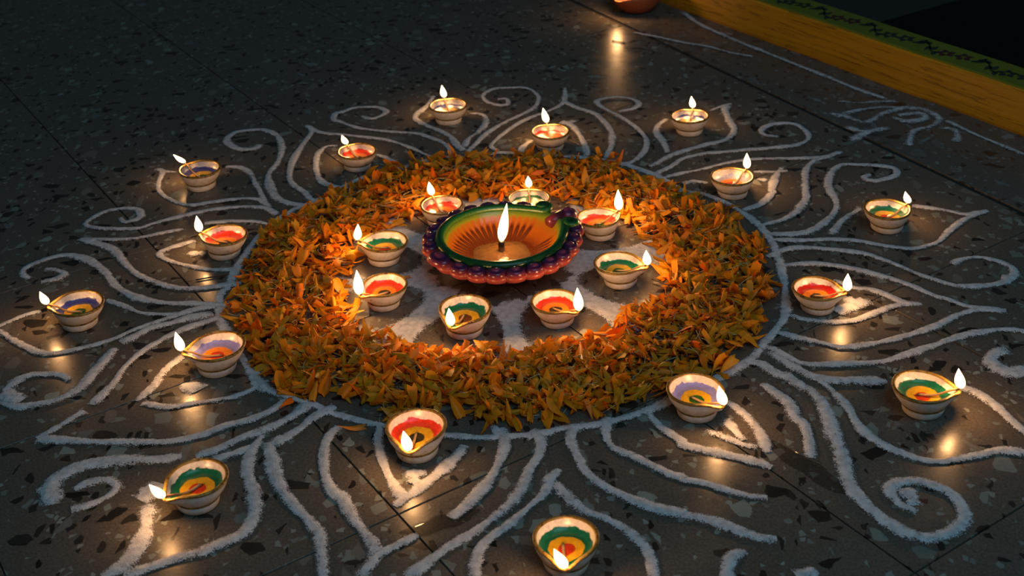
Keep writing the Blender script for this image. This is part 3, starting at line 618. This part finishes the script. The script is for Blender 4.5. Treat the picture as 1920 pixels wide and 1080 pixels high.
LRAD = LAMP_R
OUT_P = [(0.0, 0.0), (0.58, 0.0), (0.625, 0.035), (0.655, 0.16), (0.685, 0.295), (0.675, 0.335), (0.715, 0.37), (0.79, 0.46), (0.885, 0.60), (0.955, 0.75), (0.985, 0.86)]
RIM_P = [(0.982, 0.835), (1.012, 0.865), (1.010, 0.905), (0.975, 0.932), (0.925, 0.930), (0.895, 0.905), (0.885, 0.875)]
IN_P = [(0.895, 0.90), (0.868, 0.82), (0.835, 0.735), (0.785, 0.655), (0.70, 0.585), (0.56, 0.540), (0.38, 0.515), (0.20, 0.505), (0.08, 0.502), (0.0, 0.502)]
def spout(r_, z, t, amp=0.24):
    t = (t + PI) % (2 * PI) - PI
    w_ = min(1, max(0, (z - 0.36) / 0.5)); w_ = w_ * w_ * (3 - 2 * w_)
    g_ = math.exp(-(t / 0.30) ** 2) + 0.18 * math.exp(-(t / 0.75) ** 2)
    k = 1 + amp * w_ * g_
    return r_ * k, z - 0.13 * w_ * math.exp(-(t / 0.34) ** 2)
def sweep(profile, n, rad, wob, ang_off=0):
    V, ru = [], []
    for (r_, z) in profile:
        for k in range(n):
            t = 2 * PI * k / n + ang_off
            rr, zz = spout(r_, z, t)
            rr *= 1 + wob[0] * math.cos(2 * t + wob[1]) * z + wob[2] * math.cos(3 * t + wob[3])
            zz += wob[4] * z * math.cos(t + wob[5])
            sh_ = min(1, max(0, (z - 0.2) / 0.65)); kk = rad * (1 - 0.075 * sh_)
            V.append((rr * kk * math.cos(t) - 0.12 * sh_ * rad, rr * kk * math.sin(t), zz * rad)); ru.append(r_)
    return V, ru
NSEG = 56
def make_lamp(key, cols, label, group):
    x, y, _, fl, lean, rel = LAMPS[key]; yaw = math.radians(YAW[key])
    rad = LRAD * min(1.05, max(0.95, rel))
    r_ = random.Random(key)
    wob = (r_.uniform(-.03, .03), r_.uniform(0, 6), r_.uniform(-.012, .012), r_.uniform(0, 6), r_.uniform(-.02, .02), r_.uniform(0, 6))
    root = empty('clay_lamp', (x, y, 0.0002), yaw); tag(root, label, 'lamp', group)
    Vo, ro = sweep(OUT_P, NSEG, rad, wob); Vi, ri = sweep(IN_P, NSEG, rad, wob)
    no = len(Vo); F = grid_faces(len(OUT_P), NSEG); F = [f for f in F]
    mi = [0] * len(F)
    F2 = grid_faces(len(IN_P), NSEG, off=no); F += F2; mi += [1] * len(F2)
    obj('bowl', mesh_from('bowl', Vo + Vi, F, [M_GLAZE, paint_mat(*cols)], attrs={'ru': ro + ri}, mat_idx=mi), root)
    Vr, _ = sweep(RIM_P, NSEG, rad, wob); obj('gold_rim', mesh_from('gold_rim', Vr, grid_faces(len(RIM_P), NSEG), [M_GOLD]), root)
    Vb = []; bp = [(0.688, 0.290), (0.702, 0.315), (0.700, 0.345), (0.712, 0.372)]
    Vb, _ = sweep(bp, NSEG, rad, wob); obj('gold_band', mesh_from('gold_band', Vb, grid_faces(len(bp), NSEG), [M_GOLD]), root)
    ol = [(0.0, 0.572), (0.3, 0.572), (0.665, 0.572)]
    Vq, _ = sweep(ol, NSEG, rad, (0,) * 6); obj('oil', mesh_from('oil', Vq, flipf(grid_faces(len(ol), NSEG)), [M_OIL]), root)
    wy = r_.uniform(-.1, .1)
    wp = catmull(np.array([(-0.20, wy, 0.545), (0.15, wy * 0.6, 0.55), (0.45, wy * .3, 0.61), (0.72, 0, 0.76), (0.92, 0, 0.835), (1.02, 0, 0.88), (1.05, 0, 0.95)]) * rad, 0.0025)
    t_ = np.linspace(0, 1, len(wp)); rw = 0.00135 * (1 - 0.25 * t_); rw[-1] *= 0.5
    Vw, Fw = tube(wp, rw, 7); obj('wick', mesh_from('wick', Vw, Fw, [M_WICK], attrs={'burn': np.repeat(t_, 7)}), root)
    tip = wp[-1]
    # lean is sideways as the photo shows it; bring it into the lamp's own frame
    c_, s_ = math.cos(-yaw), math.sin(-yaw); lw_ = lean
    f = obj('flame', flame_mesh(fl, 0.0034 + 0.072 * fl, lw_ * c_, lw_ * s_), root, (tip[0], tip[1], tip[2] - 0.003))
    tag(f, 'bright yellow flame')
    flame_light(root, (tip[0] + lw_ * c_ * 0.4, tip[1] + lw_ * s_ * 0.4, tip[2] + fl * 0.40), LAMP_W * (fl / 0.022), 0.005)
    return root
DEF = [
 ('I1', ('green', 'yellow', 'dotred'), 'white clay lamp, green and yellow inside, directly left of the big lamp', 'inner'),
 ('I2', ('red', 'orange', 'black'), 'white clay lamp, red and orange inside, in front of the big lamp on its left', 'inner'),
 ('I3', ('green', 'yellow', 'brown'), 'small white clay oil lamp, green and yellow inside, directly in front of the big lamp', 'inner'),
 ('I4', ('red', 'orange', 'black'), 'white clay lamp filled red, tall flame, in front of the big lamp on its right', 'inner'),
 ('I5', ('green', 'olive', 'dotgreen'), 'white clay lamp, green and olive inside, right of the big lamp by the petals', 'inner'),
 ('I6', ('red', 'orange', 'dotgreen'), 'white clay lamp, red and orange inside, beside the curled tip of the big lamp', 'inner'),
 ('I7', ('green', 'olive', 'olive'), 'white clay lamp, green inside with shiny oil, half hidden behind the big lamp', 'inner'),
 ('I8', ('red', 'orange', 'brown'), 'white clay lamp, red and orange inside, half hidden behind the big lamp', 'inner'),
 ('M1', ('red', 'orange', 'black'), 'white clay lamp, red and orange inside, just outside the wreath at its left', 'middle'),
 ('M2', ('red', 'orange', 'brown'), 'small white clay oil lamp, red inside, at the upper left edge of the petal wreath', 'middle'),
 ('M3', ('red', 'orange', 'orange'), 'small white clay oil lamp, red inside with glittering oil, directly behind the petal wreath', 'middle'),
 ('M4', ('paleblue', 'orange', 'dotred'), 'white clay lamp, pale blue and orange inside, at the upper right edge of the wreath', 'middle'),
 ('M5', ('darkred', 'orange', 'black'), 'small white clay oil lamp, dark red inside, just right of the petal wreath', 'middle'),
 ('M6', ('lavender', 'yellow', 'dotgreen'), 'white clay lamp, violet and yellow inside, at the front right edge of the wreath', 'middle'),
 ('M7', ('red', 'yellow', 'black'), 'small white clay oil lamp, red and yellow inside, just in front of the petal wreath', 'middle'),
 ('M8', ('lavender', 'orange', 'dotred'), 'white clay lamp, lavender and orange inside, at the front left edge of the wreath', 'middle'),
 ('O1', ('blue', 'yellow', 'dotgreen'), 'small white clay oil lamp, dark blue and yellow inside, alone at the far left', 'outer'),
 ('O2', ('blue', 'yellow', 'dotgreen'), 'white clay lamp, blue and yellow inside, upper left, its flame leaning left', 'outer'),
 ('O3', ('blue', 'yellow', 'dotred'), 'white clay lamp, blue and yellow inside, the farthest small lamp at the top', 'outer'),
 ('O4', ('blue', 'yellow', 'brown'), 'white clay lamp, blue and yellow inside, top right, nearest the yellow sill', 'outer'),
 ('O5', ('green', 'yellow', 'dotred'), 'small white clay oil lamp, green and yellow inside, farthest right halfway up', 'outer'),
 ('O6', ('green', 'yellow', 'dotred'), 'small white clay oil lamp, green and yellow inside, at the lower right', 'outer'),
 ('O7', ('green', 'yellow', 'dotred'), 'white clay lamp, green and yellow inside, nearest the camera, cut by the bottom edge', 'outer'),
 ('O8', ('green', 'yellow', 'dotred'), 'white clay lamp, green and yellow inside, lower left, its flame leaning left', 'outer'),
]
GR = {'inner': 'small lamps in the inner ring', 'middle': 'small lamps around the petal wreath', 'outer': 'small lamps in the outer ring'}
for k, cols, lab, g_ in DEF: make_lamp(k, cols, lab, GR[g_])

# ---------------------------------------------------------------- big lamp
def glossy_attr_mat(name, stops, attr='t', rough=0.32, nscale=180, namt=0.25, bumpd=0.0008):
    m, ns, ln, b = mat(name); at = nd(ns, 'ShaderNodeAttribute', attribute_name=attr); tc = nd(ns, 'ShaderNodeTexCoord')
    r = ramp(ns, stops); n = noise(ns, ln, tc.outputs['Object'], nscale, 4)
    v = math_n(ns, ln, 'ADD', at.outputs['Fac'], math_n(ns, ln, 'MULTIPLY_ADD', n, namt, -namt / 2)); ln.new(v, r.inputs[0])
    ln.new(r.outputs[0], b.inputs['Base Color']); b.inputs['Roughness'].default_value = rough
    bump(ns, ln, n, 0.25, bumpd, b)
    return m
M_BODY = glossy_attr_mat('coral_clay', [(0.0, (0.20, 0.050, 0.018)), (0.45, (0.32, 0.060, 0.022)), (0.85, (0.36, 0.055, 0.034)), (1.0, (0.22, 0.024, 0.040))])
M_DISH = glossy_attr_mat('ribbed_orange', [(0.0, (0.10, 0.028, 0.006)), (0.30, (0.085, 0.016, 0.003)), (0.62, (0.40, 0.095, 0.006)), (0.78, (0.36, 0.135, 0.007)), (0.86, (0.20, 0.24, 0.012)), (1.0, (0.012, 0.10, 0.018))], rough=0.22, namt=0.06)
M_RIMG = glossy_attr_mat('green_glaze', [(0.0, (0.006, 0.045, 0.012)), (0.55, (0.010, 0.10, 0.022)), (0.9, (0.07, 0.16, 0.012)), (1.0, (0.32, 0.24, 0.05))], rough=0.30, namt=0.35, nscale=400)
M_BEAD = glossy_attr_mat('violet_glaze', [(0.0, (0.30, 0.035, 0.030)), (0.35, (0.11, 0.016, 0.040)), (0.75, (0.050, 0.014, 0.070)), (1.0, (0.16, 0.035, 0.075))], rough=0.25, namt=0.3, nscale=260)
M_GHEE = glossy_attr_mat('set_ghee', [(0.0, (0.09, 0.042, 0.012)), (1.0, (0.20, 0.10, 0.035))], rough=0.22, namt=0.9, nscale=160, bumpd=0.003)

big = empty('peacock_lamp', (0.0, 0.0, 0.0003), math.radians(BIG_YAW))
big.name = 'large_clay_lamp'
tag(big, 'large painted clay oil lamp with scalloped violet rim and ribbed orange bowl in the centre', 'lamp')
def rg(t):
    t = (t + PI) % (2 * PI) - PI
    return 0.0700 + 0.011 * math.exp(-(t / 0.42) ** 2)
NB = 24; BN = 288
BANG = [2 * PI * (k + 0.5) / NB for k in range(NB)]
def scal(t):
    return abs(math.cos(t * NB / 2 + PI / 2 + 0)) ** 0.6                    # 1 at bead centre, 0 between beads
PB = [(0.0, 0.0, 0.0, 0), (0.040, 0.0, 0.0, 0.05), (0.044, 0.003, 0.0, 0.1), (0.055, 0.013, 0.05, 0.35), (0.068, 0.021, 0.3, 0.5), (0.079, 0.0265, 0.8, 0.7), (0.0895, 0.0295, 1.0, 0.75), (0.0930, 0.0345, 1.0, 0.8), (0.0900, 0.0380, 0.9, 0.85), (0.079, 0.0400, 0.3, 1.0), (0.072, 0.040, 0.0, 1.0)]
V, T = [], []
for (r_, z, s_, tt) in PB:
    for k in range(BN):
        t = 2 * PI * k / BN; w_ = min(1, max(0, (r_ - 0.044) / 0.03))
        rr = r_ * (1 + w_ * (rg(t) / 0.071 - 1)) - s_ * 0.0060 * (1 - scal(t))
        V.append((rr * math.cos(t), rr * math.sin(t), z - 0.001 * s_ * (1 - scal(t)))); T.append(tt)
obj('bowl', mesh_from('bowl', V, grid_faces(len(PB), BN), [M_BODY], attrs={'t': T}), big)
# ribbed dish
PD = [(0.069, 0.0435, 1.0), (0.066, 0.042, 0.95), (0.0635, 0.0385, 0.86), (0.061, 0.035, 0.80), (0.057, 0.0310, 0.72), (0.052, 0.0270, 0.60), (0.046, 0.0235, 0.5), (0.040, 0.0205, 0.38), (0.034, 0.0185, 0.25), (0.025, 0.0170, 0.1), (0.012, 0.0162, 0.0), (0.0, 0.016, 0.0)]
V, T = [], []; NRIB = 46
for i, (r_, z, tt) in enumerate(PD):
    for k in range(BN * 2):
        t = 2 * PI * k / (BN * 2)
        rr = r_ * (1 + (rg(t) / 0.071 - 1) * min(1, max(0, (r_ - 0.02) / 0.04)))
        rib = 0.5 + 0.5 * math.cos(NRIB * t); rib = rib ** 1.4
        band = math.exp(-((r_ - 0.047) / 0.0105) ** 2) if r_ < 0.062 else 0.0
        if abs((t + PI) % (2 * PI) - PI) < 0.28: band = 0.0
        V.append((rr * math.cos(t), rr * math.sin(t), z + 0.0011 * rib * band)); T.append(tt - 0.55 * band * (1 - rib))
obj('ribbed_dish', mesh_from('ribbed_dish', V, grid_faces(len(PD), BN * 2), [M_DISH], attrs={'t': T}), big)
# green rim: flattened tube, its two ends curl outwards beside the tip
g0 = 0.25
ths = np.linspace(g0, 2 * PI - g0, 220)
def volute(sgn):
    t0 = g0; base = np.array([rg(t0) * math.cos(t0), rg(t0) * math.sin(t0)])
    c0 = base + np.array([0.0020, 0.0080]); pts = []
    a0 = math.atan2(base[1] - c0[1], base[0] - c0[0]); r0 = np.linalg.norm(base - c0)
    for s in np.linspace(0, 1, 40)[1:]:
        a = a0 + s * 2 * PI * 1.15; r_ = r0 * (1 - 0.72 * s)
        pts.append((c0[0] + r_ * math.cos(a), sgn * (c0[1] + r_ * math.sin(a)), 0.0445 + 0.003 * s))
    return pts
path = [p for p in volute(1)[::-1]] + [(rg(t) * math.cos(t), rg(t) * math.sin(t), 0.0430) for t in ths] + volute(-1)
path = np.array(path); N = len(path); n = 14; V, T = [], []
tan = np.gradient(path, axis=0); tan[:, 2] = 0; tan /= np.linalg.norm(tan, axis=1)[:, None]
for i in range(N):
    e = min(i, N - 1 - i) / 39.0; w_ = 0.0056 * (0.50 + 0.50 * min(1, max(0.0, e)))
    nrm = np.array([-tan[i, 1], tan[i, 0], 0])
    for k in range(n):
        a = 2 * PI * k / n; inw = math.cos(a)
        q = path[i] + nrm * w_ * inw + np.array([0, 0, 0.0048 * math.sin(a)]) * (w_ / 0.0056)
        V.append(q); T.append(0.25 + 0.55 * max(0, inw) ** 2 + (0.25 if (k == 1 and i % 3 == 0) else 0) - 0.2 * max(0, -inw))
F = grid_faces(N, n); F.append(tuple(range(n))[::-1]); F.append(tuple(range((N - 1) * n, N * n)))
obj('green_rim', mesh_from('green_rim', V, F, [M_RIMG], attrs={'t': T}), big)
# beads
def bead_mesh(a, b_, h):
    nu, nv = 20, 10; V, T = [], []
    for i in range(nv):
        ph = i / (nv - 1) * PI / 2 * 1.15
        for k in range(nu):
            t = 2 * PI * k / nu
            r_ = math.sin(ph); z = math.cos(ph)
            dent = 0.30 * math.exp(-((r_ - 0.52) / 0.16) ** 2) * (0.6 + 0.4 * math.sin(t + 0.8))
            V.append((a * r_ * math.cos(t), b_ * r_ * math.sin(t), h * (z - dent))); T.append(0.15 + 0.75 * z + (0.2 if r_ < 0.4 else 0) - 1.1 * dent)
    return mesh_from('bead', V, flipf(grid_faces(nv, nu)), [M_BEAD], attrs={'t': T})
bm_small = bead_mesh(0.0092, 0.0107, 0.0080); bm_large = bead_mesh(0.0115, 0.0165, 0.0090)
for k, t in enumerate(BANG):
    tn = (t + PI) % (2 * PI) - PI
    if abs(tn) < 0.22: continue
    large = abs(abs(tn) - PI) < 0.2
    if large and tn < 0: continue
    if large: t = PI
    rr = 0.0830 * (rg(t) / 0.071)
    o = obj('bead', bm_large if large else bm_small, big, (rr * math.cos(t), rr * math.sin(t), 0.0382)); o.rotation_euler = (0, 0.10, t)
    o.rotation_euler = Matrix.Rotation(t, 3, 'Z').to_euler()
V, T = [], []
tipo = obj('spout_knob', bead_mesh(0.0120, 0.0115, 0.012), big, (0.0935, 0, 0.0385))
ob = obj('spout_bridge', None, big) if False else None
V, F = tube([(0.066, 0, 0.0375), (0.076, 0, 0.0390), (0.087, 0, 0.0400)], [0.0070, 0.008, 0.0085], 12)
obj('spout', mesh_from('spout', V, F, [M_BEAD], attrs={'t': [0.25] * len(V)}), big)
# ghee and wick
V, T = [], []
for i, (r_, z) in enumerate([(0.0, 0.0235), (0.006, 0.0232), (0.012, 0.0222), (0.019, 0.0208), (0.026, 0.0196), (0.031, 0.0189), (0.0345, 0.0180)]):
    for k in range(48):
        t = 2 * PI * k / 48; rr = r_ * (1 + 0.06 * math.sin(3 * t + 1) + 0.04 * math.sin(7 * t))
        V.append((rr * math.cos(t), rr * math.sin(t), z + 0.0004 * math.sin(5 * t + i * 2))); T.append(0.5)
obj('ghee', mesh_from('ghee', V, flipf(grid_faces(7, 48)), [M_GHEE], attrs={'t': T}), big)
wp = np.array([(0, 0, 0.021), (0.0003, 0.0002, 0.026), (-0.0002, 0, 0.031), (0.0004, 0, 0.0355)])
V, F = tube(catmull(wp, 0.0015), 0.0036, 10); nv_ = len(V) // 10
obj('wick', mesh_from('wick', V, F, [M_WICK], attrs={'burn': np.repeat(np.linspace(0.5, 1, nv_), 10)}), big)
c_, s_ = math.cos(-math.radians(BIG_YAW)), math.sin(-math.radians(BIG_YAW))
f = obj('flame', flame_mesh(0.050, 0.0060, 0.0080 * c_, 0.0080 * s_), big, (0, 0, 0.0335)); tag(f, 'tall bright yellow flame')
flame_light(big, (0.002 * c_, 0.002 * s_, 0.054), BIG_W, 0.008)

# ---------------------------------------------------------------- far terracotta lamp at the top edge
M_TERRA = glossy_attr_mat('terracotta', [(0.0, (0.26, 0.060, 0.020)), (1.0, (0.42, 0.12, 0.040))], rough=0.6, namt=0.8)
far = empty('terracotta_lamp', (FAR_LOC[0], FAR_LOC[1], 0.0003), math.radians(FAR_YAW)); tag(far, 'plain terracotta oil lamp cut by the top edge, beside the end of the yellow sill', 'lamp')
FR = 0.046
PF = [(0, 0), (0.50, 0), (0.62, 0.05), (0.84, 0.28), (0.98, 0.56), (1.02, 0.72), (0.99, 0.76), (0.93, 0.74), (0.88, 0.60), (0.74, 0.36), (0.45, 0.22), (0, 0.2)]
V, T = [], []
for r_, z in PF:
    for k in range(56):
        t = 2 * PI * k / 56; rr, zz = spout(r_, z, t, 0.22); V.append((rr * FR * math.cos(t), rr * FR * math.sin(t), zz * FR)); T.append(0.5)
obj('bowl', mesh_from('bowl', V, grid_faces(len(PF), 56), [M_TERRA], attrs={'t': T}), far)
wp = catmull(np.array([(0.1, 0, 0.30), (0.6, 0, 0.42), (1.05, 0, 0.66), (1.22, 0, 0.70)]) * FR, 0.003); V, F = tube(wp, 0.0016, 7)
obj('wick', mesh_from('wick', V, F, [M_WICK], attrs={'burn': np.repeat(np.linspace(0, 1, len(wp)), 7)}), far)
ol = [(0.0, 0.36), (0.72, 0.36)]; V = [(r_ * FR * math.cos(2 * PI * k / 40), r_ * FR * math.sin(2 * PI * k / 40), z * FR) for r_, z in ol for k in range(40)]
obj('oil', mesh_from('oil', V, flipf(grid_faces(2, 40)), [M_OIL]), far)
tag(obj('flame', flame_mesh(0.030, 0.0052, 0.0, 0.0), far, (1.22 * FR, 0, 0.68 * FR)), 'bright yellow flame')
flame_light(far, (1.22 * FR, 0, 0.68 * FR + 0.013), LAMP_W * 1.5, 0.006)

# ---------------------------------------------------------------- marigold petals
def petal_mat():
    m, ns, ln, b = mat('marigold_petal'); at = nd(ns, 'ShaderNodeAttribute', attribute_name='hue'); al = nd(ns, 'ShaderNodeAttribute', attribute_name='along'); geo = nd(ns, 'ShaderNodeNewGeometry')
    r = ramp(ns, [(0.0, (0.60, 0.32, 0.010)), (0.35, (0.80, 0.31, 0.007)), (0.65, (0.90, 0.265, 0.005)), (1.0, (0.92, 0.165, 0.004))]); ln.new(at.outputs['Fac'], r.inputs[0])
    base = ramp(ns, [(0.0, (0.62, 0.60, 0.30)), (0.22, (0.95, 0.95, 0.9)), (1, (1.0, 1.0, 1.0))]); ln.new(al.outputs['Fac'], base.inputs[0])
    top = mixc(ns, ln, 1.0, r.outputs[0], base.outputs[0], 'MULTIPLY')
    und = mixc(ns, ln, 0.5, top, (0.60, 0.29, 0.010))
    ln.new(mixc(ns, ln, geo.outputs['Backfacing'], top, und), b.inputs['Base Color']); b.inputs['Roughness'].default_value = 0.5
    b.inputs['Specular IOR Level'].default_value = 0.3
    tr = nd(ns, 'ShaderNodeBsdfTranslucent'); tr.inputs[0].default_value = (0.65, 0.20, 0.008, 1)
    mx = nd(ns, 'ShaderNodeMixShader'); mx.inputs[0].default_value = 0.22
    out = ns['Material Output']; ln.new(b.outputs[0], mx.inputs[1]); ln.new(tr.outputs[0], mx.inputs[2]); ln.new(mx.outputs[0], out.inputs[0])
    return m
M_PET = petal_mat()
NL = 6
def petal_geo(r_):
    L = r_.uniform(0.018, 0.031); W = L * r_.uniform(0.28, 0.52); bend = r_.uniform(-1.1, 1.1); cup = r_.uniform(-2.0, 2.0); tw = r_.uniform(-0.6, 0.6); notch = r_.uniform(0.0, 0.14)
    fold = r_.uniform(0.45, 1.0)
    wd = [0.13, 0.36, 0.66, 0.92, 1.0, 0.80]
    V, T = [], []
    x, z, a = 0.0, 0.0, -bend / 2
    for i in range(NL):
        t = i / (NL - 1)
        w_ = W * wd[i] * 0.5
        for u in (-1, -0.5, 0, 0.5, 1):
            yy = w_ * u * fold; up_ = cup * w_ * (u * u - 0.4) * 0.7 + r_.normal() * 0.0003
            ct, st = math.cos(tw * t), math.sin(tw * t)
            lx = (-notch * L if (i == NL - 1 and abs(u) == 0.5) else 0.0)
            V.append((x + lx + up_ * -math.sin(a) * 0.5, yy * ct - up_ * st, z + yy * st + up_ * ct)); T.append(t)
        x += L / (NL - 1) * math.cos(a); z += L / (NL - 1) * math.sin(a); a += bend / (NL - 1)
    V = np.array(V); V -= V.mean(0)
    return V, T
PF_ = np.array(grid_faces(NL, 5, wrap=False))
def interp_polar(tab, a):
    A = np.array([p[0] for p in tab], float); Rr = np.array([p[1] for p in tab], float)
    A = np.concatenate([[A[-1] - 360], A, [A[0] + 360]]); Rr = np.concatenate([[Rr[-1]], Rr, [Rr[0]]])
    return np.interp(a, A, Rr)
def rot(yaw, pitch, roll):
    cy, sy, cx, sx_, cz, sz = math.cos(pitch), math.sin(pitch), math.cos(roll), math.sin(roll), math.cos(yaw), math.sin(yaw)
    Rx = np.array([[1, 0, 0], [0, cx, -sx_], [0, sx_, cx]]); Ry = np.array([[cy, 0, sy], [0, 1, 0], [-sy, 0, cy]]); Rz = np.array([[cz, -sz, 0], [sz, cz, 0], [0, 0, 1]])
    return Rz @ Ry @ Rx
lamp_xy = np.array([LAMPS[k][:2] for k in LAMPS])
def heap(q):   # q 0..1 across the wreath
    return 0.0095 * min(1, q / 0.16) * min(1, (1 - q) / 0.22) if 0 < q < 1 else 0.0
PROTO = [petal_geo(rng) for _ in range(40)]
NP = 3600; cnt = 0; Vs, Fs, H_, Al = [], [], [], []
def spot():
    while True:
        ang = rng.uniform(-180, 180); ri, ro = interp_polar(PETAL_IN, ang), interp_polar(PETAL_OUT, ang)
        ri += 0.006 * math.sin(ang * 0.21) + rng.normal() * 0.006; ro += -0.003 + 0.006 * math.sin(ang * 0.33) - rng.exponential() * 0.006 + (rng.normal() * 0.010 if rng.random() < 0.12 else 0)
        q = rng.uniform(0, 1); rr = math.sqrt(ri * ri + q * (ro * ro - ri * ri)); qq = (rr - ri) / (ro - ri)
        x, y = rr * math.cos(math.radians(ang)), rr * math.sin(math.radians(ang))
        if np.min(np.hypot(lamp_xy[:, 0] - x, lamp_xy[:, 1] - y)) < 0.031: continue
        return x, y, qq
def place(x, y, qq, zf, tiltsd):
    g_, T = PROTO[rng.integers(len(PROTO))]
    Rm = rot(rng.uniform(0, 2 * PI), rng.normal() * tiltsd, rng.normal() * tiltsd * 1.2 + (PI if rng.random() < 0.35 else 0))
    return g_, T, Rm
while cnt < NP:
    x, y, qq = spot(); zf = rng.random()
    g_, T, Rm = place(x, y, qq, zf, 0.45)
    P = g_ @ Rm.T; z = 0.001 + heap(qq) * zf
    P = P + np.array([x, y, z]); lo = P[:, 2].min()
    if lo < 0.0008: P[:, 2] += 0.0008 - lo
    Fs.append(PF_ + len(Vs) * NL * 5); Vs.append(P); h = np.clip(rng.normal(0.60, 0.27), 0, 1); H_.append(np.full(NL * 5, h)); Al.append(T); cnt += 1
me = mesh_from('marigold_petals', np.concatenate(Vs), np.concatenate(Fs), [M_PET], attrs={'hue': np.concatenate(H_), 'along': np.concatenate(Al)})
tag(obj('marigold_petals', me), 'ring-shaped heap of loose orange marigold petals around the inner lamps', 'petals', None, 'stuff')
# single petals on top of the front of the wreath
PM = []
for i in range(40):
    g_, T = PROTO[i]; h = float(np.clip(rng.normal(0.55, 0.28), 0, 1))
    PM.append((mesh_from('marigold_petal', g_, PF_, [M_PET], attrs={'hue': [h] * len(g_), 'along': T}), g_))
def single(x, y, z, tilt, scale=1.0, yaw=None, i=None, flip=None):
    i = int(rng.integers(40)) if i is None else i
    me, g_ = PM[i]
    yw = rng.uniform(0, 2 * PI) if yaw is None else yaw
    fl_ = (PI if rng.random() < 0.3 else 0) if flip is None else flip
    Rm = rot(yw, rng.normal() * tilt, rng.normal() * tilt + fl_)
    lo = (g_ @ Rm.T)[:, 2].min() * scale
    o = obj('marigold_petal', me, None, (x, y, max(z, 0.0006 - lo))); o.rotation_euler = Matrix(Rm.tolist()).to_euler(); o.scale = (scale,) * 3
    return o
n_ = 0
while n_ < 285:
    x, y, qq = spot()
    if y > -0.09: continue
    o = single(x, y, 0.003 + heap(qq), 0.5)
    tag(o, 'loose orange marigold petal lying on top of the front half of the petal wreath', 'petal', 'marigold petals on top of the front of the wreath'); n_ += 1
for (x, y), lab, yw in LOOSE:
    tag(single(x, y, 0, 0.15, 1.1, yw, None, 0), lab, 'petal')
# dry fibres among the petals
def fibre_mat():
    m, ns, ln, b = mat('dry_fibre'); at = nd(ns, 'ShaderNodeAttribute', attribute_name='hue')
    r = ramp(ns, [(0.0, (0.04, 0.016, 0.006)), (0.28, (0.10, 0.045, 0.012)), (0.32, (0.45, 0.33, 0.10)), (1.0, (0.70, 0.58, 0.30))]); ln.new(at.outputs['Fac'], r.inputs[0])
    ln.new(r.outputs[0], b.inputs['Base Color']); b.inputs['Roughness'].default_value = 0.45
    return m
M_FIB = fibre_mat(); V, F, H_ = [], [], []
for k in range(1400):
    x, y, qq = spot(); L = rng.uniform(0.006, 0.024); a = rng.uniform(0, 2 * PI); el = abs(rng.normal() * 0.3); c2 = rng.normal() * 0.4
    z0 = 0.002 + heap(qq) * rng.uniform(0.4, 1.25); pts = []
    for s in np.linspace(-.5, .5, 5):
        aa = a + c2 * s; pts.append((x + L * s * math.cos(aa), y + L * s * math.sin(aa), max(0.0006, z0 + L * s * math.sin(el) - 0.002 * s * s)))
    v, f = tube(pts, 0.00036, 4, caps=False); o_ = len(V); V += v; F += [tuple(i + o_ for i in ff) for ff in f]; H_ += [rng.random()] * len(v)
tag(obj('dry_fibres', mesh_from('dry_fibres', V, F, [M_FIB], attrs={'hue': H_})), 'straw coloured dry flower fibres scattered through the petal wreath', 'fibres', None, 'stuff')

# ---------------------------------------------------------------- spill and twigs
m, ns, ln, b = mat('spilt_oil'); b.inputs['Base Color'].default_value = (0.020, 0.014, 0.006, 1); b.inputs['Roughness'].default_value = 0.08; b.inputs['Alpha'].default_value = 0.38; M_SPILL = m
def spill(loc, a, b_, rz, label):
    V = []; prof = [(0, 0.0009), (0.6, 0.0008), (0.9, 0.0005), (1.0, 0.0001)]
    for r_, z in prof:
        for k in range(36):
            t = 2 * PI * k / 36; q = r_ * (1 + 0.16 * math.sin(2 * t + 1) + 0.10 * math.sin(5 * t) + 0.06 * math.sin(9 * t)); V.append((a * q * math.cos(t), b_ * q * math.sin(t), z))
    o = obj('oil_spill', mesh_from('oil_spill', V, flipf(grid_faces(4, 36)), [M_SPILL]), None, (*loc, 0.0002)); o.rotation_euler = (0, 0, rz); tag(o, label, 'spill')
spill(*SPILLS[0], 'small dark shiny oil spill by the tile corner in front of the red lamp')
spill(*SPILLS[1], 'dark smudge on the floor between the lower right scroll and the violet lamp')

m, ns, ln, b = mat('dark_twig'); b.inputs['Base Color'].default_value = (0.035, 0.018, 0.010, 1); b.inputs['Roughness'].default_value = 0.6; M_TWIG = m
for pts, rad, label in TWIGS:
    V, F = tube(catmull(np.array(pts), 0.003), rad, 6); tag(obj('twig', mesh_from('twig', V, F, [M_TWIG])), label, 'twig')
